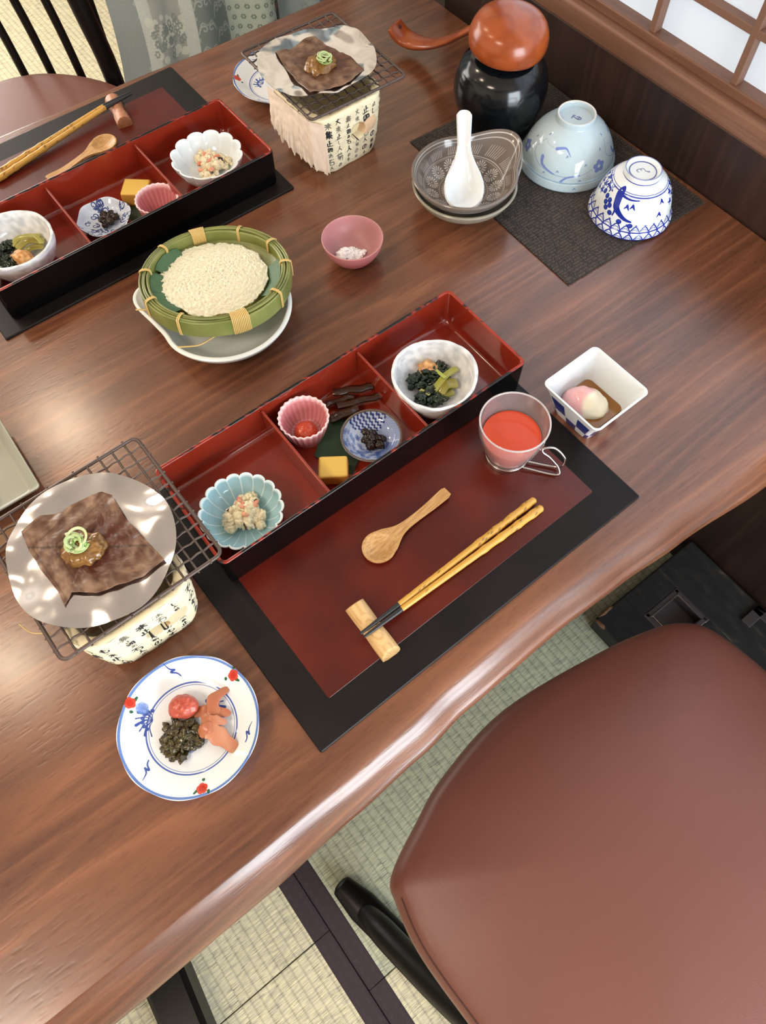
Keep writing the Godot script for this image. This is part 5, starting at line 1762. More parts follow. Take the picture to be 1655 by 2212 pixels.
func rice_bowl(m: float) -> void:
	var h := 0.071
	var w := 2048
	var hh := 512
	var im := canvas(w, hh, Color8(186, 204, 212))
	var blue := Color8(118, 138, 194)
	var deep := Color8(84, 104, 160)
	var V := func(y: float) -> float: return clampf(y / h, 0.0, 1.0) * hh
	im.fill_rect(Rect2i(0, int(V.call(0.0118)), w, 10), Color8(136, 162, 180))
	im.fill_rect(Rect2i(0, 0, w, 8), Color8(150, 176, 196))
	var uc := 0.397
	for q in [0, 1, 2]:
		var u0: float = (uc - 0.02 + q * 0.335) * w
		# vine: stem, leaves and five-petalled flower; u runs leftwards as the bowl is seen
		stroke(im, [Vector2(u0 + 2 * 150, V.call(0.05)), Vector2(u0 + 2 * 168, V.call(0.036)), Vector2(u0 + 2 * 130, V.call(0.026)), Vector2(u0 + 2 * 60, V.call(0.0205)), Vector2(u0 - 2 * 30, V.call(0.021)), Vector2(u0 - 2 * 92, V.call(0.027))], 3.0, 3.0, deep, 0.75)
		stroke(im, [Vector2(u0 + 2 * 150, V.call(0.05)), Vector2(u0 + 2 * 110, V.call(0.047)), Vector2(u0 + 2 * 62, V.call(0.047))], 3.0, 3.0, Color8(150, 172, 186), 0.7)
		stroke(im, [Vector2(u0 + 2 * 74, V.call(0.047)), Vector2(u0 + 2 * 30, V.call(0.0495)), Vector2(u0 + 2 * 2, V.call(0.0425))], 22.0, 6.0, blue, 0.9)
		stroke(im, [Vector2(u0 + 2 * 118, V.call(0.034)), Vector2(u0 + 2 * 104, V.call(0.026)), Vector2(u0 + 2 * 48, V.call(0.0205))], 30.0, 8.0, blue, 0.9)
		stroke(im, [Vector2(u0 - 2 * 40, V.call(0.0225)), Vector2(u0 + 2 * 2, V.call(0.0195)), Vector2(u0 + 2 * 22, V.call(0.013))], 14.0, 18.0, blue, 0.9)
		for k in 5:
			var a := k * TAU / 5.0 + 0.3
			dab(im, u0 - 244 + 33 * cos(a), V.call(0.0275) + 33 * sin(a), 22.0, Color8(112, 128, 190), 0.92)
		for e in [[88, 0.019], [40, 0.0255], [-46, 0.016], [-64, 0.034], [16, 0.043], [150, 0.055], [-140, 0.045], [-30, 0.0065]]:
			var c := Vector2(u0 + 2 * e[0], V.call(e[1]))
			stroke(im, [c, c + Vector2(12, -16)], 12.0, 3.0, Color8(122, 142, 182), 0.85, false)
			stroke(im, [c, c + Vector2(-10, -14)], 8.0, 3.0, Color8(122, 142, 182), 0.85, false)
	var c := T(0.7447, m, -0.5655)
	var t := thing("rice_bowl", "pale blue rice bowl with blue flower sprig, upside down beside the jar", "bowl", c)
	var outp := [Vector2(0.0648, 0.0), Vector2(0.0659, 0.001), Vector2(0.0652, 0.008), Vector2(0.0645, 0.0115), Vector2(0.0622, 0.0135), Vector2(0.0622, 0.0135), Vector2(0.0605, 0.021), Vector2(0.0555, 0.033), Vector2(0.0475, 0.0455), Vector2(0.0372, 0.0555), Vector2(0.0285, 0.0612), Vector2(0.0265, 0.0628), Vector2(0.0262, 0.066), Vector2(0.0257, 0.0705), Vector2(0.0245, 0.0712), Vector2(0.023, 0.0702), Vector2(0.0215, 0.0655), Vector2(0.0195, 0.064), Vector2(0.0, 0.0642)]
	var inp := [Vector2(0.0, 0.0595), Vector2(0.025, 0.057), Vector2(0.045, 0.042), Vector2(0.057, 0.022), Vector2(0.0625, 0.004), Vector2(0.0648, 0.0)]
	var d := upturned(outp, inp, h)
	part(t, "bowl", join(d), mat(Color.WHITE, 0.06, {"albedo_texture": tex(im)}))
	part(t, "foot_rim", lathe([Vector2(0.0257, 0.0706), Vector2(0.0246, 0.0716), Vector2(0.0231, 0.0706)], 80), mat(Color8(226, 222, 214), 0.4))
	part(t, "foot_mark", foot_mark(0, deep), mat(Color8(78, 94, 160), 0.2), Vector3(0.0, 0.0644, 0.0), Vector3(0, -0.3, 0))


func tea_bowl(m: float) -> void:
	var h := 0.0665
	var w := 2048
	var hh := 512
	var im := canvas(w, hh, Color8(228, 233, 234))
	var blue := Color8(30, 48, 148)
	var mid := Color8(46, 66, 160)
	var V := func(y: float) -> float: return clampf(y / h, 0.0, 1.0) * hh
	# lines under the rim and round the shoulder
	im.fill_rect(Rect2i(0, 0, w, 14), blue)
	im.fill_rect(Rect2i(0, int(V.call(0.0098)), w, 9), blue)
	im.fill_rect(Rect2i(0, int(V.call(0.0505)), w, 9), mid)
	im.fill_rect(Rect2i(0, int(V.call(0.0528)), w, 4), mid)
	im.fill_rect(Rect2i(0, int(V.call(0.0593)), w, 10), mid)
	# two bands of peaked scales
	for row in 2:
		var n := 26
		for i in n:
			var cx := (i + 0.5 * row) * w / float(n)
			var y0: float = V.call(0.0012 if row == 0 else 0.0112)
			stroke(im, [Vector2(cx - 38, y0), Vector2(cx - 16, y0 + 40), Vector2(cx, y0 + 54), Vector2(cx + 16, y0 + 40), Vector2(cx + 38, y0)], 11.0, 11.0, blue, 0.95, false)
			stroke(im, [Vector2(cx - 22, y0 + 5), Vector2(cx - 10, y0 + 26), Vector2(cx, y0 + 18), Vector2(cx + 10, y0 + 26), Vector2(cx + 22, y0 + 5)], 5.0, 5.0, mid, 0.85, false)
			stroke(im, [Vector2(cx - 9, y0 + 60), Vector2(cx, y0 + 66), Vector2(cx + 9, y0 + 60)], 8.0, 8.0, blue, 0.9, false)
	# tree trunk with fruit and leaves; the seen side lies round u = 0.42
	for q in 2:
		var u0 := (0.485 + 0.5 * q) * w
		stroke(im, [Vector2(u0 + 2 * 6, V.call(0.0505)), Vector2(u0 - 2 * 2, V.call(0.042)), Vector2(u0 - 2 * 14, V.call(0.034)), Vector2(u0 - 2 * 60, V.call(0.026)), Vector2(u0 - 2 * 96, V.call(0.0235))], 84.0, 18.0, blue, 0.97)
		stroke(im, [Vector2(u0 - 2 * 8, V.call(0.037)), Vector2(u0 - 2 * 10, V.call(0.029)), Vector2(u0 - 2 * 8, V.call(0.024))], 26.0, 12.0, blue, 0.97)
		stroke(im, [Vector2(u0 + 2 * 4, V.call(0.0495)), Vector2(u0 - 2 * 60, V.call(0.0478)), Vector2(u0 - 2 * 110, V.call(0.0485))], 22.0, 8.0, blue, 0.95)
		for e in [[62, 0.0385], [36, 0.0372], [52, 0.0325], [24, 0.0325], [38, 0.0275], [8, 0.0252], [-46, 0.0205], [-96, 0.0185], [92, 0.0395]]:
			dab(im, u0 + 2 * e[0], V.call(e[1]), 24.0, blue, 0.95)
			dab(im, u0 + 2 * e[0] + 3, V.call(e[1]) + 4, 9.0, Color8(58, 80, 176), 0.8)
		for e in [[100, 0.047], [130, 0.043], [150, 0.049], [120, 0.036], [170, 0.04], [160, 0.032], [196, 0.046], [70, 0.047], [210, 0.036]]:
			for k in 5:
				var a: float = k * TAU / 5.0 + e[0]
				stroke(im, [Vector2(u0 + 2 * e[0], V.call(e[1])), Vector2(u0 + 2 * e[0] + 38 * cos(a), V.call(e[1]) + 34 * sin(a))], 26.0, 10.0, blue, 0.95, false)
		for e in [[-58, 0.041], [-84, 0.0425], [-220, 0.031], [-236, 0.045]]:
			var c := Vector2(u0 + 2 * e[0], V.call(e[1]))
			stroke(im, [c, c + Vector2(-26, -34)], 26.0, 6.0, blue, 0.95, false)
			stroke(im, [c, c + Vector2(24, -30)], 22.0, 6.0, blue, 0.95, false)
			stroke(im, [c, c + Vector2(2, 26)], 6.0, 3.0, blue, 0.9, false)
	var c := T(0.7413, m, -0.4413)
	var t := thing("tea_bowl", "white bowl with dark blue tree and fruit pattern, upside down nearest the wall", "bowl", c)
	var outp := [Vector2(0.0538, 0.0), Vector2(0.0549, 0.001), Vector2(0.0544, 0.006), Vector2(0.0528, 0.0095), Vector2(0.0512, 0.012), Vector2(0.0493, 0.02), Vector2(0.0465, 0.031), Vector2(0.042, 0.042), Vector2(0.0355, 0.0515), Vector2(0.0278, 0.0572), Vector2(0.0242, 0.0588), Vector2(0.0238, 0.0605), Vector2(0.0233, 0.0658), Vector2(0.0222, 0.0666), Vector2(0.0205, 0.0658), Vector2(0.0178, 0.063), Vector2(0.016, 0.0622), Vector2(0.0, 0.0624)]
	var inp := [Vector2(0.0, 0.057), Vector2(0.02, 0.055), Vector2(0.038, 0.042), Vector2(0.048, 0.02), Vector2(0.0522, 0.003), Vector2(0.0538, 0.0)]
	part(t, "bowl", join(upturned(outp, inp, h)), mat(Color.WHITE, 0.06, {"albedo_texture": tex(im)}))
	var ring := []
	for i in 64:
		ring.append(Vector3(0.0168 * cos(i * TAU / 64.0), 0.0624, 0.0168 * sin(i * TAU / 64.0)))
	part(t, "foot_line", tube(ring, 0.0006, 6, {"closed": true}), mat(Color8(70, 84, 150), 0.2))
	part(t, "foot_mark", foot_mark(1, blue), mat(Color8(120, 134, 168), 0.25), Vector3(0, 0.0625, 0.0), Vector3(0, -0.2, 0))


# ------------------------------------------------------------------ builders of the tableware and the food
func placemat(label: String, pos: Vector3, turn: float) -> void:
	var t := thing("placemat", label, "placemat", pos, turn)
	part(t, "border", slab(rring(0.4276, 0.3352, 0.0022, 5, 2), 0.0, 0.0034, 0.0011), M.mat_black)
	part(t, "red_panel", slab(rring(0.3564, 0.264, 0.002, 3, 2), 0.0032, 0.0037, 0.0002), M.mat_red)


func bento(label: String, pos: Vector3, w: float, d: float, divs: Array, seed_: int) -> void:
	var t := thing("bento_box", label, "box", pos)
	var h := 0.051
	part(t, "body", loft([[w - 0.02, d - 0.02, 0.004, 0.0], [w - 0.006, d - 0.006, 0.005, 0.0], [w - 0.003, d - 0.003, 0.006, 0.0012], [w - 0.002, d - 0.002, 0.006, 0.004], [w, d, 0.007, h - 0.001]]), M.lac_black)
	var n := fnoise(seed_, 160.0, 3)
	var n2 := fnoise(seed_ + 9, 30.0, 2)
	var red := lin(150, 44, 27)
	var blk := lin(16, 12, 12)
	var chip := func(_u: float, v: float, p: Vector3) -> Color:
		var e := smoothstep(w / 2 - 0.03, w / 2 - 0.008, absf(p.x))
		var s := n.get_noise_3dv(p) + 0.5 * n2.get_noise_3dv(p) + lerpf(-0.36, 0.26, e) + 0.1 * v
		return blk.lerp(red, clampf(s * 14.0 + 0.5, 0.0, 1.0))
	part(t, "worn_rim", loft([[w, d, 0.007, h - 0.001], [w - 0.0008, d - 0.0008, 0.007, h], [w - 0.003, d - 0.003, 0.006, h + 0.0002], [w - 0.006, d - 0.006, 0.005, h], [w - 0.007, d - 0.007, 0.005, h - 0.001]], 6, 90, {"col": chip}), M.lac_rim)
	part(t, "lining", loft([[w - 0.007, d - 0.007, 0.005, h - 0.001], [w - 0.0085, d - 0.0085, 0.005, 0.016], [w - 0.0105, d - 0.0105, 0.006, 0.0095], [w - 0.016, d - 0.016, 0.006, 0.0062], [w - 0.022, d - 0.022, 0.005, 0.0055], [0.002, 0.002, 0.0005, 0.0055]]), M.lac_red)
	for x in divs:
		part(t, "divider", rbox(Vector3(0.0032, 0.041, d - 0.009), 0.0012), M.lac_red, Vector3(x, 0.0055 + 0.0205, 0))


# scalloped bowl: n petals, rim radius r, height h, foot radius rf
func petal_bowl(n: int, r: float, h: float, rf: float, sc: float, body: Color, line: Color, dy := 0.0012) -> Dictionary:
	var prof := curve2([Vector2(0.0, 0.003), Vector2(rf - 0.004, 0.003), Vector2(rf - 0.002, 0.0), Vector2(rf, 0.0), Vector2(rf, 0.004), Vector2(rf + (r - rf) * 0.45, h * 0.3), Vector2(rf + (r - rf) * 0.82, h * 0.66), Vector2(r - 0.0006, h - 0.0012), Vector2(r - 0.001, h), Vector2(r - 0.003, h - 0.0006), Vector2(rf + (r - rf) * 0.74, h * 0.66), Vector2(rf + (r - rf) * 0.34, h * 0.34), Vector2(rf * 0.72, h * 0.2), Vector2(0.0, h * 0.17)], 3)
	var mod := func(th: float, _v: float, rr: float, y: float) -> Vector2:
		var s := pow(absf(sin(n * th / 2.0)), 0.6)
		var k := smoothstep(0.1 * h, h, y)
		return Vector2(rr * (1.0 - sc * (1.0 - s) * k), y - dy * (1.0 - s) * k)
	var col := func(u: float, v: float, p: Vector3) -> Color:
		var s := absf(sin(n * u * PI))
		var rad := Vector2(p.x, p.z).length()
		var f := (1.0 - smoothstep(0.05, 0.26, s)) * smoothstep(rf * 0.6, rf, rad)
		f = maxf(f, smoothstep(h - 0.0022, h - 0.0004, p.y + dy * (1.0 - pow(s, 0.6))))
		return body.lerp(line, f * (0.85 if v > 0.5 else 0.6))
	return lathe(prof, n * 12, {"mod": mod, "col": col})


func round_bowl(r: float, h: float, rf: float, o := {}) -> Dictionary:
	var prof := curve2([Vector2(0.0, 0.003), Vector2(rf - 0.004, 0.003), Vector2(rf - 0.002, 0.0), Vector2(rf, 0.0), Vector2(rf + 0.001, 0.004), Vector2(rf + (r - rf) * 0.62, h * 0.3), Vector2(r * 0.965, h * 0.68), Vector2(r, h - 0.002), Vector2(r - 0.0008, h), Vector2(r - 0.0034, h - 0.0012), Vector2(r * 0.9, h * 0.68), Vector2(rf + (r - rf) * 0.44, h * 0.34), Vector2(rf * 0.6, h * 0.19), Vector2(0.0, h * 0.16)], 4)
	return lathe(prof, 96, o)


func white_rough_bowl(label: String, pos: Vector3, r: float, seed_: int) -> void:
	var n := fnoise(seed_, 34.0, 3)
	var n2 := fnoise(seed_ + 3, 70.0, 2)
	var mod := func(th: float, v: float, rr: float, y: float) -> Vector2:
		var q := Vector3(rr * cos(th), y, rr * sin(th))
		return Vector2(rr * (1.0 + 0.03 * n.get_noise_3dv(q) + 0.01 * sin(th * 3.0 + 1.0)), y + 0.0012 * sin(th * 2.0 + seed_) * v)
	var col := func(_u: float, _v: float, p: Vector3) -> Color:
		return lin(196, 198, 200).lerp(lin(240, 240, 240), clampf(0.55 + 1.3 * n2.get_noise_3dv(p * Vector3(1, 1.6, 1)), 0.0, 1.0))
	var t := thing("small_bowl", label, "bowl", pos)
	part(t, "bowl", round_bowl(r, 0.046, 0.024, {"mod": mod, "col": col}), M.glaze)


func fluted_cup(label: String, pos: Vector3) -> void:
	var h := 0.034
	var prof := curve2([Vector2(0.0, 0.002), Vector2(0.0165, 0.002), Vector2(0.0175, 0.0), Vector2(0.0188, 0.0), Vector2(0.0198, 0.003), Vector2(0.024, h * 0.5), Vector2(0.0277, h - 0.001), Vector2(0.0272, h), Vector2(0.0255, h - 0.001), Vector2(0.0215, h * 0.5), Vector2(0.0175, 0.007), Vector2(0.014, 0.0045), Vector2(0.0, 0.004)], 3)
	var mod := func(th: float, _v: float, rr: float, y: float) -> Vector2:
		return Vector2(rr * (1.0 + 0.022 * smoothstep(0.0, h * 0.4, y) * sin(24.0 * th)), y)
	var col := func(u: float, v: float, p: Vector3) -> Color:
		var c := lin(198, 120, 124).lerp(lin(212, 142, 146), 0.5 + 0.5 * sin(24.0 * u * TAU))
		return c.lerp(lin(246, 214, 214), smoothstep(h - 0.0022, h - 0.0004, p.y))
	var t := thing("fluted_cup", label, "cup", pos)
	part(t, "cup", lathe(prof, 240, {"mod": mod, "col": col}), M.pink)


func shallow_dish(nm: String, label: String, pos: Vector3, r: float, h: float, m: Material, wave := 0.0, rim_mat: Material = null) -> void:
	var prof := curve2([Vector2(0.0, 0.002), Vector2(r * 0.42, 0.002), Vector2(r * 0.45, 0.0), Vector2(r * 0.5, 0.0), Vector2(r * 0.52, 0.003), Vector2(r * 0.82, h * 0.5), Vector2(r, h - 0.0006), Vector2(r - 0.0006, h), Vector2(r - 0.0022, h - 0.0012), Vector2(r * 0.76, h * 0.5), Vector2(r * 0.45, h * 0.24), Vector2(0.0, h * 0.2)], 4)
	var mod := func(th: float, _v: float, rr: float, y: float) -> Vector2:
		var k := smoothstep(0.2 * h, h, y)
		return Vector2(rr * (1.0 + wave * k * sin(6.0 * th + 0.6)), y + wave * 0.02 * k * sin(6.0 * th + 2.0))
	var uvf := func(_u: float, _v: float, p: Vector3) -> Vector2: return Vector2(p.x / (2.1 * r) + 0.5, p.z / (2.1 * r) + 0.5)
	var t := thing(nm, label, "dish", pos)
	part(t, "dish", lathe(prof, 96, {"mod": mod, "uv": uvf}), m)
	if rim_mat:
		var ring := []
		for i in 72:
			ring.append(Vector3((r - 0.001) * cos(i * TAU / 72.0), h - 0.0004, (r - 0.001) * sin(i * TAU / 72.0)))
		part(t, "brown_rim", tube(ring, 0.0013, 8, {"closed": true}), rim_mat)


# okara: crumbly mash with bits of carrot and mushroom
func okara(label: String, pos: Vector3, rad: float, seed_: int, tint: Color, turn := 0.0) -> void:
	var t := thing("okara", label, "food", pos, turn)
	var r := RandomNumberGenerator.new()
	r.seed = seed_
	var list := []
	var n := fnoise(seed_, 300.0, 3)
	var shade := func(_u: float, _v: float, p: Vector3) -> Color:
		return tint.lerp(lin(250, 236, 204), clampf(0.5 + n.get_noise_3dv(p), 0.0, 1.0))
	for i in 120:
		var a := r.randf() * TAU
		var q := sqrt(r.randf()) * (0.72 + 0.28 * sin(a * 3.0 + seed_))
		var s := r.randf_range(0.0026, 0.0075) * (1.15 - 0.45 * q)
		var y := 0.0135 * (1.0 - q * q) * r.randf_range(0.35, 1.0) + 0.001 + 0.004 * q
		var b := blob(Vector3(s, s * r.randf_range(0.6, 0.9), s * r.randf_range(0.6, 1.0)), 0.7, 260.0, i + seed_ * 7, 14, 9, {"col": shade})
		list.append(at(b, Vector3(cos(a) * q * rad, y, sin(a) * q * rad * 0.82), Vector3(r.randf(), r.randf() * 6.0, r.randf())))
	part(t, "mash", join(list), M.food)
	for i in 8:
		var a := r.randf() * TAU
		var q := r.randf_range(0.1, 0.8)
		var cc := lin(206, 104, 70).lerp(lin(226, 160, 128), r.randf())
		var b := blob(Vector3(0.0042, 0.0022, 0.0028), 0.6, 300.0, i + seed_, 14, 9, {"col": func(_u: float, _v: float, _p: Vector3) -> Color: return cc})
		part(t, "carrot_bit", b, M.food, Vector3(cos(a) * q * rad, 0.0125 * (1.0 - q * q) + 0.0045 + 0.004 * q, sin(a) * q * rad * 0.8), Vector3(r.randf(), r.randf() * 6.0, 0.0))
	for i in 3:
		var a := r.randf() * TAU
		var q := r.randf_range(0.2, 0.75)
		var b := blob(Vector3(0.005, 0.0014, 0.002), 0.5, 300.0, i + seed_ * 3, 12, 8, {"col": func(_u: float, _v: float, _p: Vector3) -> Color: return lin(58, 42, 40)})
		part(t, "mushroom_bit", b, M.food, Vector3(cos(a) * q * rad, 0.0125 * (1.0 - q * q) + 0.006, sin(a) * q * rad * 0.8), Vector3(0.3, r.randf() * 6.0, 0.2))


func paste(label: String, pos: Vector3, outline: Array, seed_: int) -> void:
	# glossy dark relish, a low heap of small lumps
	var r := RandomNumberGenerator.new()
	r.seed = seed_
	var list := []
	var c := lin(26, 14, 12)
	var n := fnoise(seed_, 260.0, 2)
	var shade := func(_u: float, _v: float, p: Vector3) -> Color: return c.lerp(lin(62, 34, 22), clampf(n.get_noise_3dv(p) * 1.2, 0.0, 1.0))
	for i in 34:
		var o: Vector2 = outline[i % outline.size()] * sqrt(r.randf()) * 0.8
		var s := r.randf_range(0.0028, 0.0052)
		list.append(at(blob(Vector3(s, s * 0.75, s), 0.6, 260.0, i + seed_, 16, 10, {"col": shade}), Vector3(o.x, 0.0035 + 0.004 * (1.0 - o.length() / 0.014), o.y)))
	solo("seaweed_relish", join(list), M.wet, label, "food", pos)


func mentaiko(label: String, pos: Vector3) -> void:
	var n := fnoise(4, 900.0, 2)
	var col := func(_u: float, _v: float, p: Vector3) -> Color: return lin(172, 56, 36).lerp(lin(206, 92, 62), clampf(0.4 + n.get_noise_3dv(p), 0.0, 1.0))
	solo("spicy_roe", blob(Vector3(0.0128, 0.0085, 0.0122), 0.12, 130.0, 8, 48, 30, {"col": col, "oct": 5}), M.wet, label, "food", pos)


func tamago(label: String, pos: Vector3, turn: float, s: Vector3) -> void:
	var b := rbox(s, 0.0028)
	var n := fnoise(12, 110.0, 3)
	var P: PackedVector3Array = b.P
	var C := PackedColorArray()
	for i in P.size():
		var p := P[i]
		var e := maxf(absf(p.x) / s.x, absf(p.z) / s.z) * 2.0
		P[i] = p + Vector3(n.get_noise_3dv(p), n.get_noise_3dv(p + Vector3.ONE), n.get_noise_3dv(p - Vector3.ONE)) * 0.0012
		C.append(lin(228, 190, 92).lerp(lin(196, 140, 58), smoothstep(0.9, 1.0, e) * 0.7))
	b.P = P
	b.C = C
	solo("rolled_omelette", b, M.food, label, "food", pos, Vector3(0, turn, 0))


func leaf_outline_shell(outline: Array, y: Callable, col: Callable, th: float, nv := 14, sub := 5) -> Dictionary:
	var loop := []
	var n := outline.size()
	for i in n:
		for j in sub:
			loop.append(outline[i].lerp(outline[(i + 1) % n], float(j) / sub))
	var m := loop.size()
	var cen := Vector2.ZERO
	for q in loop:
		cen += q / m
	var a := 0.0
	for i in m:
		a += loop[i].cross(loop[(i + 1) % m])
	if a < 0.0:
		loop.reverse()
	return shell(m, nv, func(u: float, v: float) -> Vector3:
		var q: Vector2 = cen.lerp(loop[int(round(u * m)) % m], 1.0 - v)
		return Vector3(q.x, y.call(q, 1.0 - v), q.y), th, {"col": func(_u: float, v: float, p: Vector3) -> Color: return col.call(Vector2(p.x, p.z), 1.0 - v)})


func bamboo_leaf(nm: String, label: String, pos: Vector3, outline: Array) -> void:
	var y := func(q: Vector2, _s: float) -> float: return 0.0012 * sin(q.x * 130.0) + 0.0008
	var dir := Vector2(0.5, -0.85)
	var col := func(q: Vector2, _s: float) -> Color:
		return lin(28, 52, 34).lerp(lin(48, 76, 46), 0.5 + 0.5 * sin(q.dot(Vector2(-dir.y, dir.x)) * 2400.0) * 0.5)
	solo(nm, leaf_outline_shell(outline, y, col, 0.0006), M.leaf_green, label, "leaf", pos)


func greens(t: Node3D, clumps: Array, stems: Array, seed_: int) -> void:
	var r := RandomNumberGenerator.new()
	r.seed = seed_
	var list := []
	var n := fnoise(seed_, 220.0, 3)
	var shade := func(_u: float, _v: float, p: Vector3) -> Color: return lin(14, 24, 18).lerp(lin(44, 62, 34), clampf(0.25 + 1.3 * n.get_noise_3dv(p), 0.0, 1.0))
	for c in clumps:
		for i in 7:
			var s := r.randf_range(0.004, 0.0085)
			list.append(at(blob(Vector3(s, s * 0.42, s * r.randf_range(0.5, 0.9)), 0.9, 190.0, seed_ + list.size(), 22, 12, {"col": shade}), c + Vector3(r.randf_range(-0.005, 0.005), r.randf_range(-0.004, 0.003), r.randf_range(-0.005, 0.005)), Vector3(r.randf_range(-0.7, 0.7), r.randf() * 6.0, r.randf_range(-0.7, 0.7))))
	part(t, "leaf_clump", join(list), M.wet)
	for s in stems:
		var cc: Color = s[2]
		var p: Array = curve3(s[0], 5)
		part(t, "stem", tube(p, s[1], 12, {"squash": 0.4, "col": func(u: float, v: float, _p: Vector3) -> Color: return cc.lerp(lin(196, 194, 120), 0.3 * absf(sin(u * 9.0)) + 0.15 * sin(v * 9.0))}), M.wet)


func fried_tofu(label: String, pos: Vector3, r: Vector3, seed_: int, rot: Vector3) -> void:
	var n := fnoise(seed_, 160.0, 4)
	var col := func(_u: float, _v: float, p: Vector3) -> Color: return lin(178, 116, 58).lerp(lin(232, 184, 124), clampf(0.55 + 1.4 * n.get_noise_3dv(p), 0.0, 1.0))
	solo("fried_tofu", blob(r, 0.35, 90.0, seed_, 36, 22, {"col": col, "oct": 4}), M.moist, label, "food", pos, rot)


func chopstick(label: String, a: Vector3, j: Vector3, e: Vector3, seed_: int, knots: bool) -> void:
	# a: thick end, j: where the black tip begins, e: the point
	var t := thing("chopstick", label, "chopsticks", a)
	var path := []
	for i in 61:
		path.append((j - a) * (i / 60.0))
	var n := fnoise(seed_, 1800.0, 2)
	var rad := func(v: float) -> float:
		var k := 0.0042 - 0.0013 * v
		for q in [0.06, 0.17, 0.3, 0.42]:
			k += 0.0007 * exp(-pow((v - q) / 0.022, 2.0)) * (1.0 if v < 0.5 else 0.0)
		return k
	var col := func(u: float, v: float, p: Vector3) -> Color:
		var c := lin(196, 146, 58).lerp(lin(216, 170, 86), 0.5 + 0.5 * sin(u * 40.0))
		var f := n.get_noise_3d(p.x * 0.7, p.y, p.z)
		return c.lerp(lin(74, 44, 18), clampf((f - (0.34 if knots else 0.46)) * 9.0, 0.0, 0.85))
	part(t, "shaft", tube(path, rad, 14, {"col": col, "dome": 0.8}), M.chop)
	var tip := []
	for i in 13:
		tip.append((j - a) + (e - j) * (i / 12.0))
	part(t, "black_tip", tube(tip, func(v: float) -> float: return 0.0029 - 0.0014 * v, 12), mat(Color8(38, 38, 40), 0.4))


func chopstick_rest(label: String, pos: Vector3, turn: float, light_: Color, dark_: Color, waist: float) -> void:
	# a short split of wood along local x, flat below
	var path := []
	for i in 33:
		path.append(Vector3(lerpf(-0.0315, 0.0315, i / 32.0), 0.0, 0))
	var rad := func(v: float) -> float: return 0.0108 * (1.0 - waist * exp(-pow((v - 0.5) / 0.16, 2.0)))
	var d := tube(path, rad, 36, {"dome": 0.12, "ref": Vector3.UP})
	var P: PackedVector3Array = d.P
	var C := PackedColorArray()
	for i in P.size():
		var p := P[i]
		p.y = maxf(p.y, -0.0028)
		p.x += p.y * 0.25 * signf(p.x) * -1.0
		P[i] = p
		var ring := sqrt(pow((p.x + 0.004) / 0.013, 2.0) + pow(p.z / 0.0062, 2.0))
		var f := 0.5 + 0.5 * sin(ring * 9.0)
		if ring > 1.5:
			f = 0.5 + 0.5 * sin(p.z * 2600.0 + p.x * 60.0)
		C.append(light_.lerp(dark_, 0.55 * pow(f, 3.0) + (0.35 if absf(p.x) > 0.0308 else 0.0)))
	d.P = P
	d.C = C
	solo("chopstick_rest", d, M.bamboo, label, "chopstick rest", pos + Vector3(0, 0.0028, 0), Vector3(0, turn, 0))


func wooden_spoon(label: String, pos: Vector3, turn: float) -> void:
	# local x runs from the bowl's tip to the handle's end
	var len_ := 0.116
	var hw := func(x: float) -> float:
		var q := (x - 0.0182) / 0.0184
		var e := 0.0174 * sqrt(maxf(0.0, 1.0 - q * q))
		var neck := 0.0045 + 0.0107 * exp(-pow((x - 0.0255) / 0.0165, 2.0)) + 0.0017 * smoothstep(0.07, len_, x) - 0.0012 * smoothstep(len_ - 0.004, len_, x)
		return maxf(e, neck) if x > 0.018 else e
	var fn := func(u: float, v: float) -> Vector3:
		var x := len_ * (1.0 - pow(1.0 - u, 1.0))
		var w: float = hw.call(x)
		var s := v * 2.0 - 1.0
		var q := Vector2((x - 0.0185) / 0.0165, s * w / 0.0155)
		var dip := maxf(0.0, 1.0 - q.length_squared())
		var y := 0.0062 - 0.0052 * dip - 0.0016 * smoothstep(0.05, 0.09, x) + 0.002 * smoothstep(0.09, len_, x)
		return Vector3(x, y, s * w)
	var n := fnoise(31, 240.0, 2)
	var col := func(_u: float, _v: float, p: Vector3) -> Color:
		var f := n.get_noise_2d(p.x * 0.16, p.z * 4.0)
		return lin(206, 164, 108).lerp(lin(168, 118, 66), clampf(0.4 + f * 0.9, 0.0, 1.0))
	solo("wooden_spoon", shell(90, 28, fn, 0.0026, {"col": col}), M.bamboo, label, "spoon", pos, Vector3(0, turn, 0))


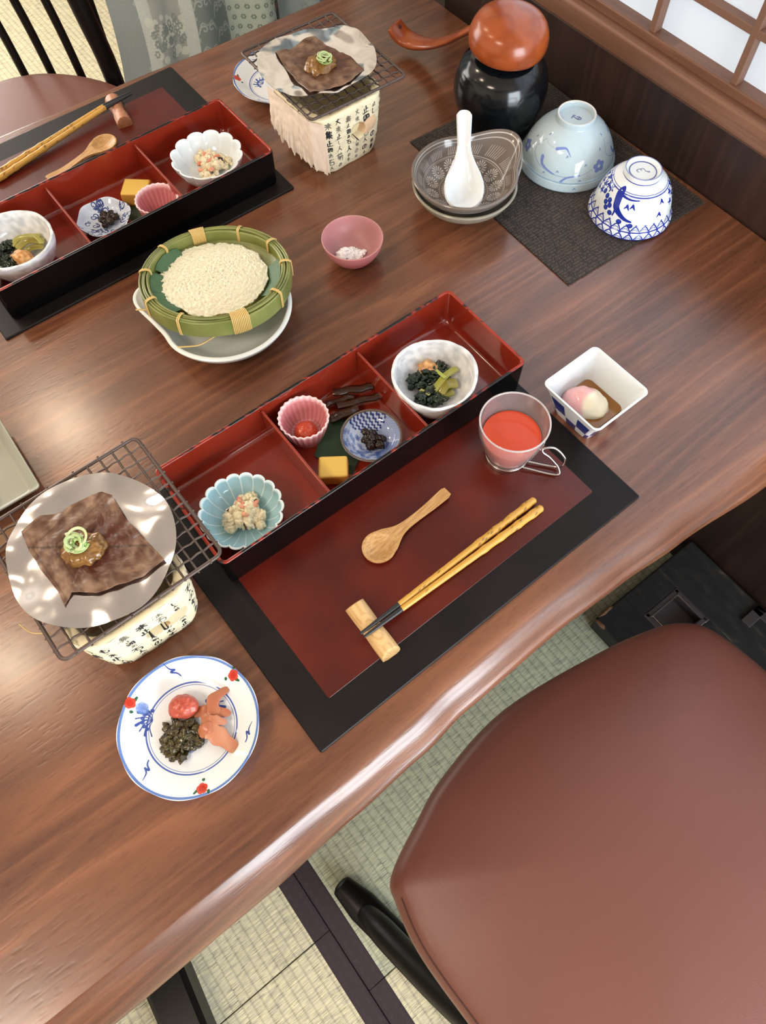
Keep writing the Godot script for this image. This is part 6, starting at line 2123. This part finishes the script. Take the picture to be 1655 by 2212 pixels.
# strokes of brush characters in a unit square, y downwards
func glyphs() -> Array:
	return [
		[[Vector2(0.1, 0.15), Vector2(0.9, 0.15)], [Vector2(0.5, 0.15), Vector2(0.1, 0.7)], [Vector2(0.35, 0.5), Vector2(0.8, 0.5), Vector2(0.8, 0.9), Vector2(0.35, 0.9), Vector2(0.35, 0.5)]],
		[[Vector2(0.55, 0.2), Vector2(0.45, 0.7), Vector2(0.2, 0.75), Vector2(0.15, 0.5), Vector2(0.4, 0.2), Vector2(0.75, 0.25), Vector2(0.85, 0.55), Vector2(0.6, 0.88)]],
		[[Vector2(0.5, 0.1), Vector2(0.45, 0.5), Vector2(0.1, 0.9)], [Vector2(0.48, 0.4), Vector2(0.9, 0.9)]],
		[[Vector2(0.5, 0.12), Vector2(0.5, 0.85)], [Vector2(0.5, 0.45), Vector2(0.8, 0.45)], [Vector2(0.25, 0.45), Vector2(0.25, 0.85)], [Vector2(0.08, 0.87), Vector2(0.92, 0.87)]],
		[[Vector2(0.15, 0.25), Vector2(0.85, 0.25)], [Vector2(0.1, 0.5), Vector2(0.9, 0.5)], [Vector2(0.5, 0.08), Vector2(0.5, 0.95)], [Vector2(0.5, 0.5), Vector2(0.12, 0.9)], [Vector2(0.5, 0.5), Vector2(0.88, 0.9)], [Vector2(0.3, 0.3), Vector2(0.38, 0.45)], [Vector2(0.7, 0.3), Vector2(0.6, 0.45)]],
		[[Vector2(0.1, 0.15), Vector2(0.9, 0.15)], [Vector2(0.35, 0.05), Vector2(0.35, 0.25)], [Vector2(0.65, 0.05), Vector2(0.65, 0.25)], [Vector2(0.3, 0.28), Vector2(0.12, 0.5)], [Vector2(0.28, 0.38), Vector2(0.85, 0.38), Vector2(0.85, 0.9), Vector2(0.7, 0.95)], [Vector2(0.5, 0.48), Vector2(0.5, 0.85)], [Vector2(0.3, 0.64), Vector2(0.72, 0.64)], [Vector2(0.35, 0.5), Vector2(0.42, 0.58)], [Vector2(0.65, 0.5), Vector2(0.58, 0.58)]],
		[[Vector2(0.08, 0.1), Vector2(0.45, 0.1), Vector2(0.45, 0.45), Vector2(0.08, 0.45), Vector2(0.08, 0.1)], [Vector2(0.08, 0.27), Vector2(0.45, 0.27)], [Vector2(0.05, 0.6), Vector2(0.5, 0.6)], [Vector2(0.18, 0.5), Vector2(0.18, 0.9)], [Vector2(0.35, 0.5), Vector2(0.35, 0.9)], [Vector2(0.03, 0.9), Vector2(0.5, 0.9)], [Vector2(0.55, 0.1), Vector2(0.98, 0.1)], [Vector2(0.6, 0.22), Vector2(0.92, 0.22), Vector2(0.92, 0.72), Vector2(0.6, 0.72), Vector2(0.6, 0.22)], [Vector2(0.6, 0.39), Vector2(0.92, 0.39)], [Vector2(0.6, 0.55), Vector2(0.92, 0.55)], [Vector2(0.68, 0.75), Vector2(0.55, 0.95)], [Vector2(0.84, 0.75), Vector2(0.98, 0.95)]],
		[[Vector2(0.3, 0.1), Vector2(0.28, 0.6), Vector2(0.4, 0.85), Vector2(0.75, 0.8)]],
		[[Vector2(0.15, 0.3), Vector2(0.85, 0.25)], [Vector2(0.5, 0.1), Vector2(0.42, 0.5), Vector2(0.1, 0.9)], [Vector2(0.3, 0.45), Vector2(0.9, 0.9)]],
		[[Vector2(0.4, 0.1), Vector2(0.35, 0.6), Vector2(0.5, 0.9), Vector2(0.8, 0.75), Vector2(0.75, 0.55)], [Vector2(0.2, 0.35), Vector2(0.65, 0.3)], [Vector2(0.2, 0.55), Vector2(0.65, 0.5)]],
		[[Vector2(0.2, 0.25), Vector2(0.75, 0.2)], [Vector2(0.45, 0.05), Vector2(0.42, 0.8)], [Vector2(0.65, 0.35), Vector2(0.4, 0.75), Vector2(0.18, 0.75), Vector2(0.3, 0.5), Vector2(0.65, 0.45), Vector2(0.85, 0.65), Vector2(0.65, 0.92)]],
		[[Vector2(0.35, 0.05), Vector2(0.12, 0.4)], [Vector2(0.28, 0.25), Vector2(0.28, 0.6)], [Vector2(0.28, 0.2), Vector2(0.85, 0.2)], [Vector2(0.55, 0.08), Vector2(0.55, 0.58)], [Vector2(0.28, 0.33), Vector2(0.8, 0.33)], [Vector2(0.28, 0.46), Vector2(0.8, 0.46)], [Vector2(0.28, 0.58), Vector2(0.88, 0.58)], [Vector2(0.1, 0.7), Vector2(0.92, 0.7)], [Vector2(0.5, 0.6), Vector2(0.5, 0.98)], [Vector2(0.45, 0.72), Vector2(0.15, 0.95)], [Vector2(0.55, 0.72), Vector2(0.88, 0.95)]],
	]


func konro_texture(seed_: int, holes: Array) -> ImageTexture:
	# paper printed with columns of brush writing, seen upside down in the image because v runs upwards
	var w := 1536
	var h := 384
	var im := canvas(w, h, Color8(228, 216, 184))
	var r := RandomNumberGenerator.new()
	r.seed = seed_
	for i in 260:
		var c := Color8(240, 226, 184) if i % 3 else Color8(206, 188, 146)
		dab(im, r.randf_range(0, w), r.randf_range(0, h), r.randf_range(6, 26), c, 0.22)
	var g := glyphs()
	var order := [7, 2, 5, 1, 4, 11, 3, 6, 10, 0, 2, 1, 9, 8, 4, 3]
	var k := 0
	var x := 24.0
	while x < w - 20:
		var y := r.randf_range(14, 40)
		while y < h - 34:
			var s := r.randf_range(26, 58)
			var ink := Color8(34, 32, 34) if r.randf() < 0.75 else Color8(112, 106, 92)
			for st in g[order[k % order.size()]]:
				var p := []
				for q in st:
					p.append(Vector2(x - (q.x - 0.5) * s * 0.82 + r.randf_range(-1.0, 1.0), h - (y + q.y * s) + r.randf_range(-1.0, 1.0)))
				stroke(im, p, 4.6 * s / 36.0 + 1.0, 2.4 * s / 36.0 + 0.6, ink, 0.9, st.size() > 4)
			y += s + r.randf_range(2, 10)
			k += 1
		for q in 5:
			var yy := r.randf_range(20, h - 20)
			stroke(im, [Vector2(x + 24, yy), Vector2(x + 24 + r.randf_range(-4, 4), yy + r.randf_range(4, 9))], 2.0, 1.2, Color8(78, 72, 66), 0.8, false)
		x += r.randf_range(50, 74)
	for q in holes:   # bare clay where the paper is cut away round the vents
		for i in 40:
			dab(im, q.x + r.randf_range(-1, 1) * q.z * 0.5, q.y + r.randf_range(-1, 1) * q.z * 0.4, q.z * 0.7, Color8(222, 186, 148), 0.5)
	return tex(im)


func konro(label: String, pos: Vector3, seed_: int, torn: bool, turn := 0.0) -> void:
	var t := thing("charcoal_stove", label, "stove", pos, turn)
	var h := 0.088
	var hole := [[Vector3(0.007, 0.05, 0.056), Vector3.BACK], [Vector3(-0.056, 0.05, 0.01), Vector3.LEFT]]
	var n := fnoise(seed_, 42.0, 3)
	var rings := []
	var outer := [[0.094, 0.0], [0.1, 0.002], [0.1035, 0.008]]
	for i in 64:
		outer.append([lerpf(0.1035, 0.1175, pow((i + 1) / 64.0, 0.7)), lerpf(0.008, h - 0.004, (i + 1) / 64.0)])
	outer.append_array([[0.117, h - 0.001], [0.114, h]])
	for q in outer:
		rings.append([q[0], q[0], 0.024 * q[0] / 0.1, q[1]])
	var bend := func(p: Vector3, _u: float, _v: float) -> Vector3:
		var o := Vector3(p.x, 0, p.z).normalized()
		p += o * 0.0016 * n.get_noise_3dv(p) - o * 0.0
		p.y += 0.0014 * n.get_noise_3dv(p * 1.7) * smoothstep(0.0, 0.05, p.y)
		for q in hole:
			var ax: Vector3 = q[1]
			var d: Vector3 = p - q[0]
			if d.length() > 0.03:
				continue
			d -= ax * d.dot(ax)
			var e: float = d.length() / 0.0118
			p -= ax * 0.026 * (1.0 - smoothstep(0.86, 1.0, e))
			p += ax * 0.001 * exp(-pow((e - 1.25) / 0.3, 2.0))
		return p
	var m := mat(Color.WHITE, 0.85, {"albedo_texture": konro_texture(seed_, [Vector3(192 - 24, 218, 46), Vector3(384 + 192 - 20, 218, 46)])})
	var base := rring(0.112, 0.112, 0.026, 12, 72)
	var run := PackedFloat32Array([0.0])
	for i in base.size():
		run.append(run[-1] + base[i].distance_to(base[(i + 1) % base.size()]))
	var uvf := func(u: float, _v: float, p: Vector3) -> Vector2: return Vector2(run[int(round(u * base.size()))] / run[-1], p.y / h)
	part(t, "paper_covered_body", loft(rings, 12, 72, {"bend": bend, "uv": uvf}), m)
	part(t, "clay_rim", loft([[0.1145, 0.1145, 0.026, h - 0.001], [0.112, 0.112, 0.025, h + 0.0012], [0.098, 0.098, 0.022, h + 0.0008], [0.094, 0.094, 0.02, h - 0.003], [0.088, 0.088, 0.02, 0.03], [0.02, 0.02, 0.005, 0.028]], 8, 16, {"bend": bend if false else (func(p: Vector3, _u: float, _v: float) -> Vector3: return p + Vector3.UP * 0.001 * n.get_noise_3dv(p * 2.0))}), mat(Color8(236, 220, 180), 0.9))
	if torn:
		var n2 := fnoise(seed_ + 5, 60.0, 3)
		var fl := func(u: float, v: float) -> Vector3:
			var z := lerpf(-0.05, 0.062, u)
			var low := lerpf(0.034, 0.012, u) + 0.010 * n2.get_noise_2d(z * 2.0, 0.0) + 0.003 * n2.get_noise_2d(z * 14.0, 3.0)
			var y := lerpf(low, 0.087, v)
			var lift := 0.010 * pow(1.0 - v, 1.6) * (0.6 + 0.4 * sin(u * 5.0)) + 0.002
			var x := -0.0585 + 0.006 * (1.0 - y / 0.088) - lift - 0.0012 * n2.get_noise_2d(z * 1.2, y * 1.2)
			if z > 0.042:
				x += (z - 0.042) * 0.5
			return Vector3(x, y, z)
		part(t, "torn_paper", shell(140, 20, fl, 0.0007), mat(Color8(234, 216, 198), 0.85))


func wire_grill(label: String, pos: Vector3, turn: float, w: float, d: float, n1: int, n2: int, spare: bool) -> void:
	var t := thing("wire_grill", label, "grill", pos, turn)
	var ring := []
	for q in rring(w, d, 0.007, 5, 12):
		ring.append(Vector3(q.x, 0, q.y))
	part(t, "frame", tube(ring, 0.0019, 8, {"closed": true}), M.wire)
	for a in 2:
		var n := n1 if a == 0 else n2
		for i in n:
			var s := (i + 1.0) / (n + 1.0) - 0.5
			var p := []
			var m := (n2 if a == 0 else n1) * 2 + 2
			for j in m + 1:
				var q := float(j) / m - 0.5
				var y := 0.0011 * cos(j * PI + i * PI) * (1.0 if a == 0 else -1.0) * (1.0 if j % 2 == 0 else 1.0)
				if a == 0:
					p.append(Vector3(s * w, y, q * (d + 0.005)))
				else:
					p.append(Vector3(q * (w + 0.005), y, s * d))
			part(t, "wire", tube(p, 0.0011, 6), M.wire)
	if spare:
		part(t, "loose_wire", tube(curve3([Vector3(-0.1, -0.02, 0.014), Vector3(-0.096, -0.023, 0.026), Vector3(-0.085, -0.012, 0.04), Vector3(-0.077, -0.001, 0.05)], 5), 0.0005, 6), M.rattan)


func foil_sheet(label: String, pos: Vector3, r: float, seed_: int, tilt: float, ph: float, lean := 0.0) -> void:
	var n := fnoise(seed_, 15.0, 2)
	var n2 := fnoise(seed_ + 4, 120.0, 3)
	var fn := func(u: float, v: float) -> Vector3:
		var th := u * TAU
		var s := 1.0 - v
		var rr := r * s * (1.0 + 0.008 * sin(5.0 * th + ph))
		var x := rr * cos(th)
		var z := rr * sin(th)
		var k := smoothstep(0.45, 1.0, s)
		var y := 0.0026 * k * (0.6 + sin(3.0 * th + ph)) + 0.0011 * k * sin(7.0 * th + 2.0 * ph) + 0.0036 * k * n.get_noise_2d(x, z) + 0.00003 * n2.get_noise_2d(x, z)
		y += tilt * smoothstep(0.2, 1.0, -(x + 0.6 * z) / r) * s
		return Vector3(x, y + 0.0032, z)
	solo("foil_sheet", shell(160, 40, fn, 0.0004), M.foil, label, "foil", pos, Vector3(lean, 0, 0))


func magnolia_leaf(label: String, pos: Vector3, outline: Array, cen: Vector2, seed_: int, lean := 0.0) -> void:
	# dry brown leaf, soaked with sauce round the middle
	var n := fnoise(seed_, 46.0, 4)
	var n2 := fnoise(seed_ + 2, 18.0, 2)
	var ax := Vector2(0.8, 0.6)
	var y := func(q: Vector2, s: float) -> float:
		var a := q.dot(ax)
		var b := absf(q.dot(Vector2(-ax.y, ax.x)))
		var rib := 0.0004 * sin((a * 1.0 - b * 0.8) * 330.0) * smoothstep(0.0, 0.01, b)
		return 0.0028 + 0.0022 * s + rib + 0.0014 * n.get_noise_2dv(q) + 0.004 * smoothstep(0.7, 1.0, s) * n2.get_noise_2dv(q)
	var col := func(q: Vector2, s: float) -> Color:
		var f := clampf(0.5 + n.get_noise_2dv(q * 1.5) * 1.1, 0.0, 1.0)
		var c := lin(88, 58, 44).lerp(lin(138, 108, 86), f * smoothstep(0.15, 0.9, s))
		var wet := (1.0 - smoothstep(0.016, 0.046, q.distance_to(cen + Vector2(0.012, 0.002)) * (1.0 + 0.5 * n.get_noise_2dv(q)))) * 0.85
		c = c.lerp(lin(74, 24, 12), wet)
		var a := q.dot(ax)
		var b := q.dot(Vector2(-ax.y, ax.x))
		if absf(b) < 0.0012:
			c = c.lerp(lin(42, 24, 18), 0.7)
		var vein := absf(fposmod((a - absf(b) * 0.8) * 52.0, 1.0) - 0.5)
		return c.lerp(lin(46, 26, 20), 0.5 * (1.0 - smoothstep(0.0, 0.07, vein)))
	solo("magnolia_leaf", leaf_outline_shell(outline, y, col, 0.0006, 56, 10), vmat(0.34), label, "leaf", pos, Vector3(lean, 0, 0))


func miso(label: String, pos: Vector3, r: Vector3, seed_: int, turn: float) -> void:
	var n := fnoise(seed_, 260.0, 3)
	var col := func(_u: float, _v: float, p: Vector3) -> Color: return lin(92, 60, 28).lerp(lin(146, 106, 58), clampf(0.5 + n.get_noise_3dv(p) + 18.0 * p.y, 0.0, 1.0))
	solo("miso_paste", blob(r, 0.3, 75.0, seed_, 56, 30, {"col": col, "flat": -0.4, "oct": 5}), M.wet, label, "food", pos, Vector3(0, turn, 0))


func scallion(label: String, pos: Vector3, seed_: int, k := 1.0) -> void:
	# curled shreds of green onion
	var t := thing("scallion_curls", label, "garnish", pos)
	var r := RandomNumberGenerator.new()
	r.seed = seed_
	for i in 13:
		var p := []
		var a := r.randf() * TAU
		var rr := r.randf_range(0.005, 0.0108) * k
		var turnr := r.randf_range(2.2, 5.2)
		var c := Vector3(r.randf_range(-0.003, 0.003), 0.001 + 0.0006 * i, r.randf_range(-0.003, 0.003)) * k
		for j in 18:
			var f := j / 17.0
			p.append(c + Vector3(cos(a + turnr * f) * rr * (1.0 - 0.25 * f), 0.0016 * sin(f * 5.0 + i), sin(a + turnr * f) * rr * (1.0 - 0.25 * f)))
		var cc := lin(146, 178, 104).lerp(lin(204, 216, 166), r.randf())
		part(t, "shred", tube(p, 0.00135 * k, 8, {"squash": 0.45, "col": func(_u: float, _v: float, _p: Vector3) -> Color: return cc}), M.moist)


func brush_flower(im: Image, x: float, y: float, a: float, s: float) -> void:
	# small red blossom with green leaves
	var u := Vector2(cos(a), sin(a))
	var w := Vector2(-u.y, u.x)
	for q in [[-0.9, 0.7], [1.0, 0.5], [0.1, -1.15]]:
		var c: Vector2 = Vector2(x, y) + (u * q[0] + w * q[1]) * s
		stroke(im, [c - u * 0.3 * s, c + (u * q[0] + w * q[1]) * 0.28 * s], s * 0.5, s * 0.3, Color8(38, 92, 62), 0.95, false)
	for i in 5:
		var b := i * TAU / 5.0
		dab(im, x + cos(b) * s * 0.42, y + sin(b) * s * 0.42, s * 0.5, Color8(206, 66, 44), 0.95)
	dab(im, x, y, s * 0.5, Color8(190, 44, 30), 0.95)
	for i in 4:
		stroke(im, [Vector2(x, y) - w * s * 0.4 + u * s * 0.2 * (i - 1.5), Vector2(x, y) - w * s * 0.75 + u * s * 0.34 * (i - 1.5)], 1.5, 1.5, Color8(120, 22, 22), 0.9, false)


func plate_texture() -> ImageTexture:
	var s := 1024
	var im := canvas(s, s, Color8(238, 242, 246))
	var px := func(x: float, z: float) -> Vector2: return Vector2((x / 0.134 + 0.5) * s, (z / 0.134 + 0.5) * s)
	var blue := Color8(58, 82, 158)
	var pale := Color8(110, 140, 206)
	for q in [[0.064, 18.0, Color8(98, 130, 194)], [0.0425, 11.0, Color8(78, 104, 178)], [0.0402, 4.0, Color8(90, 116, 186)]]:
		var p := []
		for i in 121:
			var a := i * TAU / 120.0
			p.append(px.call(q[0] * cos(a), q[0] * sin(a)))
		stroke(im, p, q[1], q[1], q[2], 0.9, false)
	brush_flower(im, px.call(0.0575, -0.0145).x, px.call(0.0575, -0.0145).y, 0.9, 44.0)
	brush_flower(im, px.call(-0.0335, -0.0515).x, px.call(-0.0335, -0.0515).y, -0.6, 44.0)
	brush_flower(im, px.call(-0.0195, 0.0545).x, px.call(-0.0195, 0.0545).y, 2.7, 44.0)
	for q in [[0.015, -0.055, 0.9], [0.0405, 0.0395, 2.2], [-0.0525, 0.008, -1.2]]:
		var c: Vector2 = px.call(q[0], q[1])
		var u := Vector2(cos(q[2]), sin(q[2]))
		var w := Vector2(-u.y, u.x)
		stroke(im, [c - u * 76 - w * 16, c - u * 30 + w * 6, c + u * 8], 4.0, 12.0, blue, 0.9)
		stroke(im, [c + u * 8, c - u * 12 + w * 24, c + u * 30 + w * 16, c + u * 62 + w * 26], 14.0, 8.0, blue, 0.9)
	# blue sprays on the flat of the plate
	for g in [[-0.026, -0.028, 3.5, 1.0], [0.022, -0.004, 0.4, -1.0], [0.0, 0.004, 1.2, 1.0]]:
		var c: Vector2 = px.call(g[0], g[1])
		for k in 7:
			var a: float = g[2] + (k - 3) * 0.42
			var u := Vector2(cos(a), sin(a))
			var w := Vector2(-u.y, u.x) * float(g[3])
			stroke(im, [c, c + u * 50 + w * 14, c + u * 112 - w * 10], 4.0, 20.0 if k % 2 else 9.0, blue, 0.9)
			dab(im, (c + u * 62 + w * 30).x, (c + u * 62 + w * 30).y, 14.0, blue, 0.9)
		for k in 6:
			var e: Vector2 = c + Vector2(cos(g[2] + 1.1), sin(g[2] + 1.1)) * 110.0 + Vector2(20.0 * cos(k * 1.05), 20.0 * sin(k * 1.05))
			dab(im, e.x, e.y, 24.0, pale, 0.6)
	return tex(im)


func pickle_plate(label: String, pos: Vector3, turn: float) -> void:
	var r := 0.0652
	var prof := curve2([Vector2(0.0, 0.0025), Vector2(0.034, 0.0025), Vector2(0.036, 0.0), Vector2(0.039, 0.0), Vector2(0.041, 0.003), Vector2(0.052, 0.008), Vector2(0.063, 0.0155), Vector2(0.0655, 0.018), Vector2(0.0648, 0.0188), Vector2(0.062, 0.0172), Vector2(0.051, 0.0105), Vector2(0.044, 0.0066), Vector2(0.036, 0.0048), Vector2(0.018, 0.0044), Vector2(0.0, 0.0042)], 4)
	var mod := func(th: float, _v: float, rr: float, y: float) -> Vector2:
		return Vector2(rr * (1.0 + 0.006 * smoothstep(0.05, r, rr) * sin(9.0 * th)), y + 0.0004 * smoothstep(0.05, r, rr) * sin(9.0 * th + 1.0))
	if not M.has("plate_paint"):
		M.plate_paint = mat(Color.WHITE, 0.08, {"albedo_texture": plate_texture()})
	var t := thing("pickle_plate", label, "plate", pos, turn)
	part(t, "plate", lathe(prof, 120, {"mod": mod, "uv": func(_u: float, _v: float, p: Vector3) -> Vector2: return Vector2(p.x / 0.134 + 0.5, p.z / 0.134 + 0.5)}), M.plate_paint)
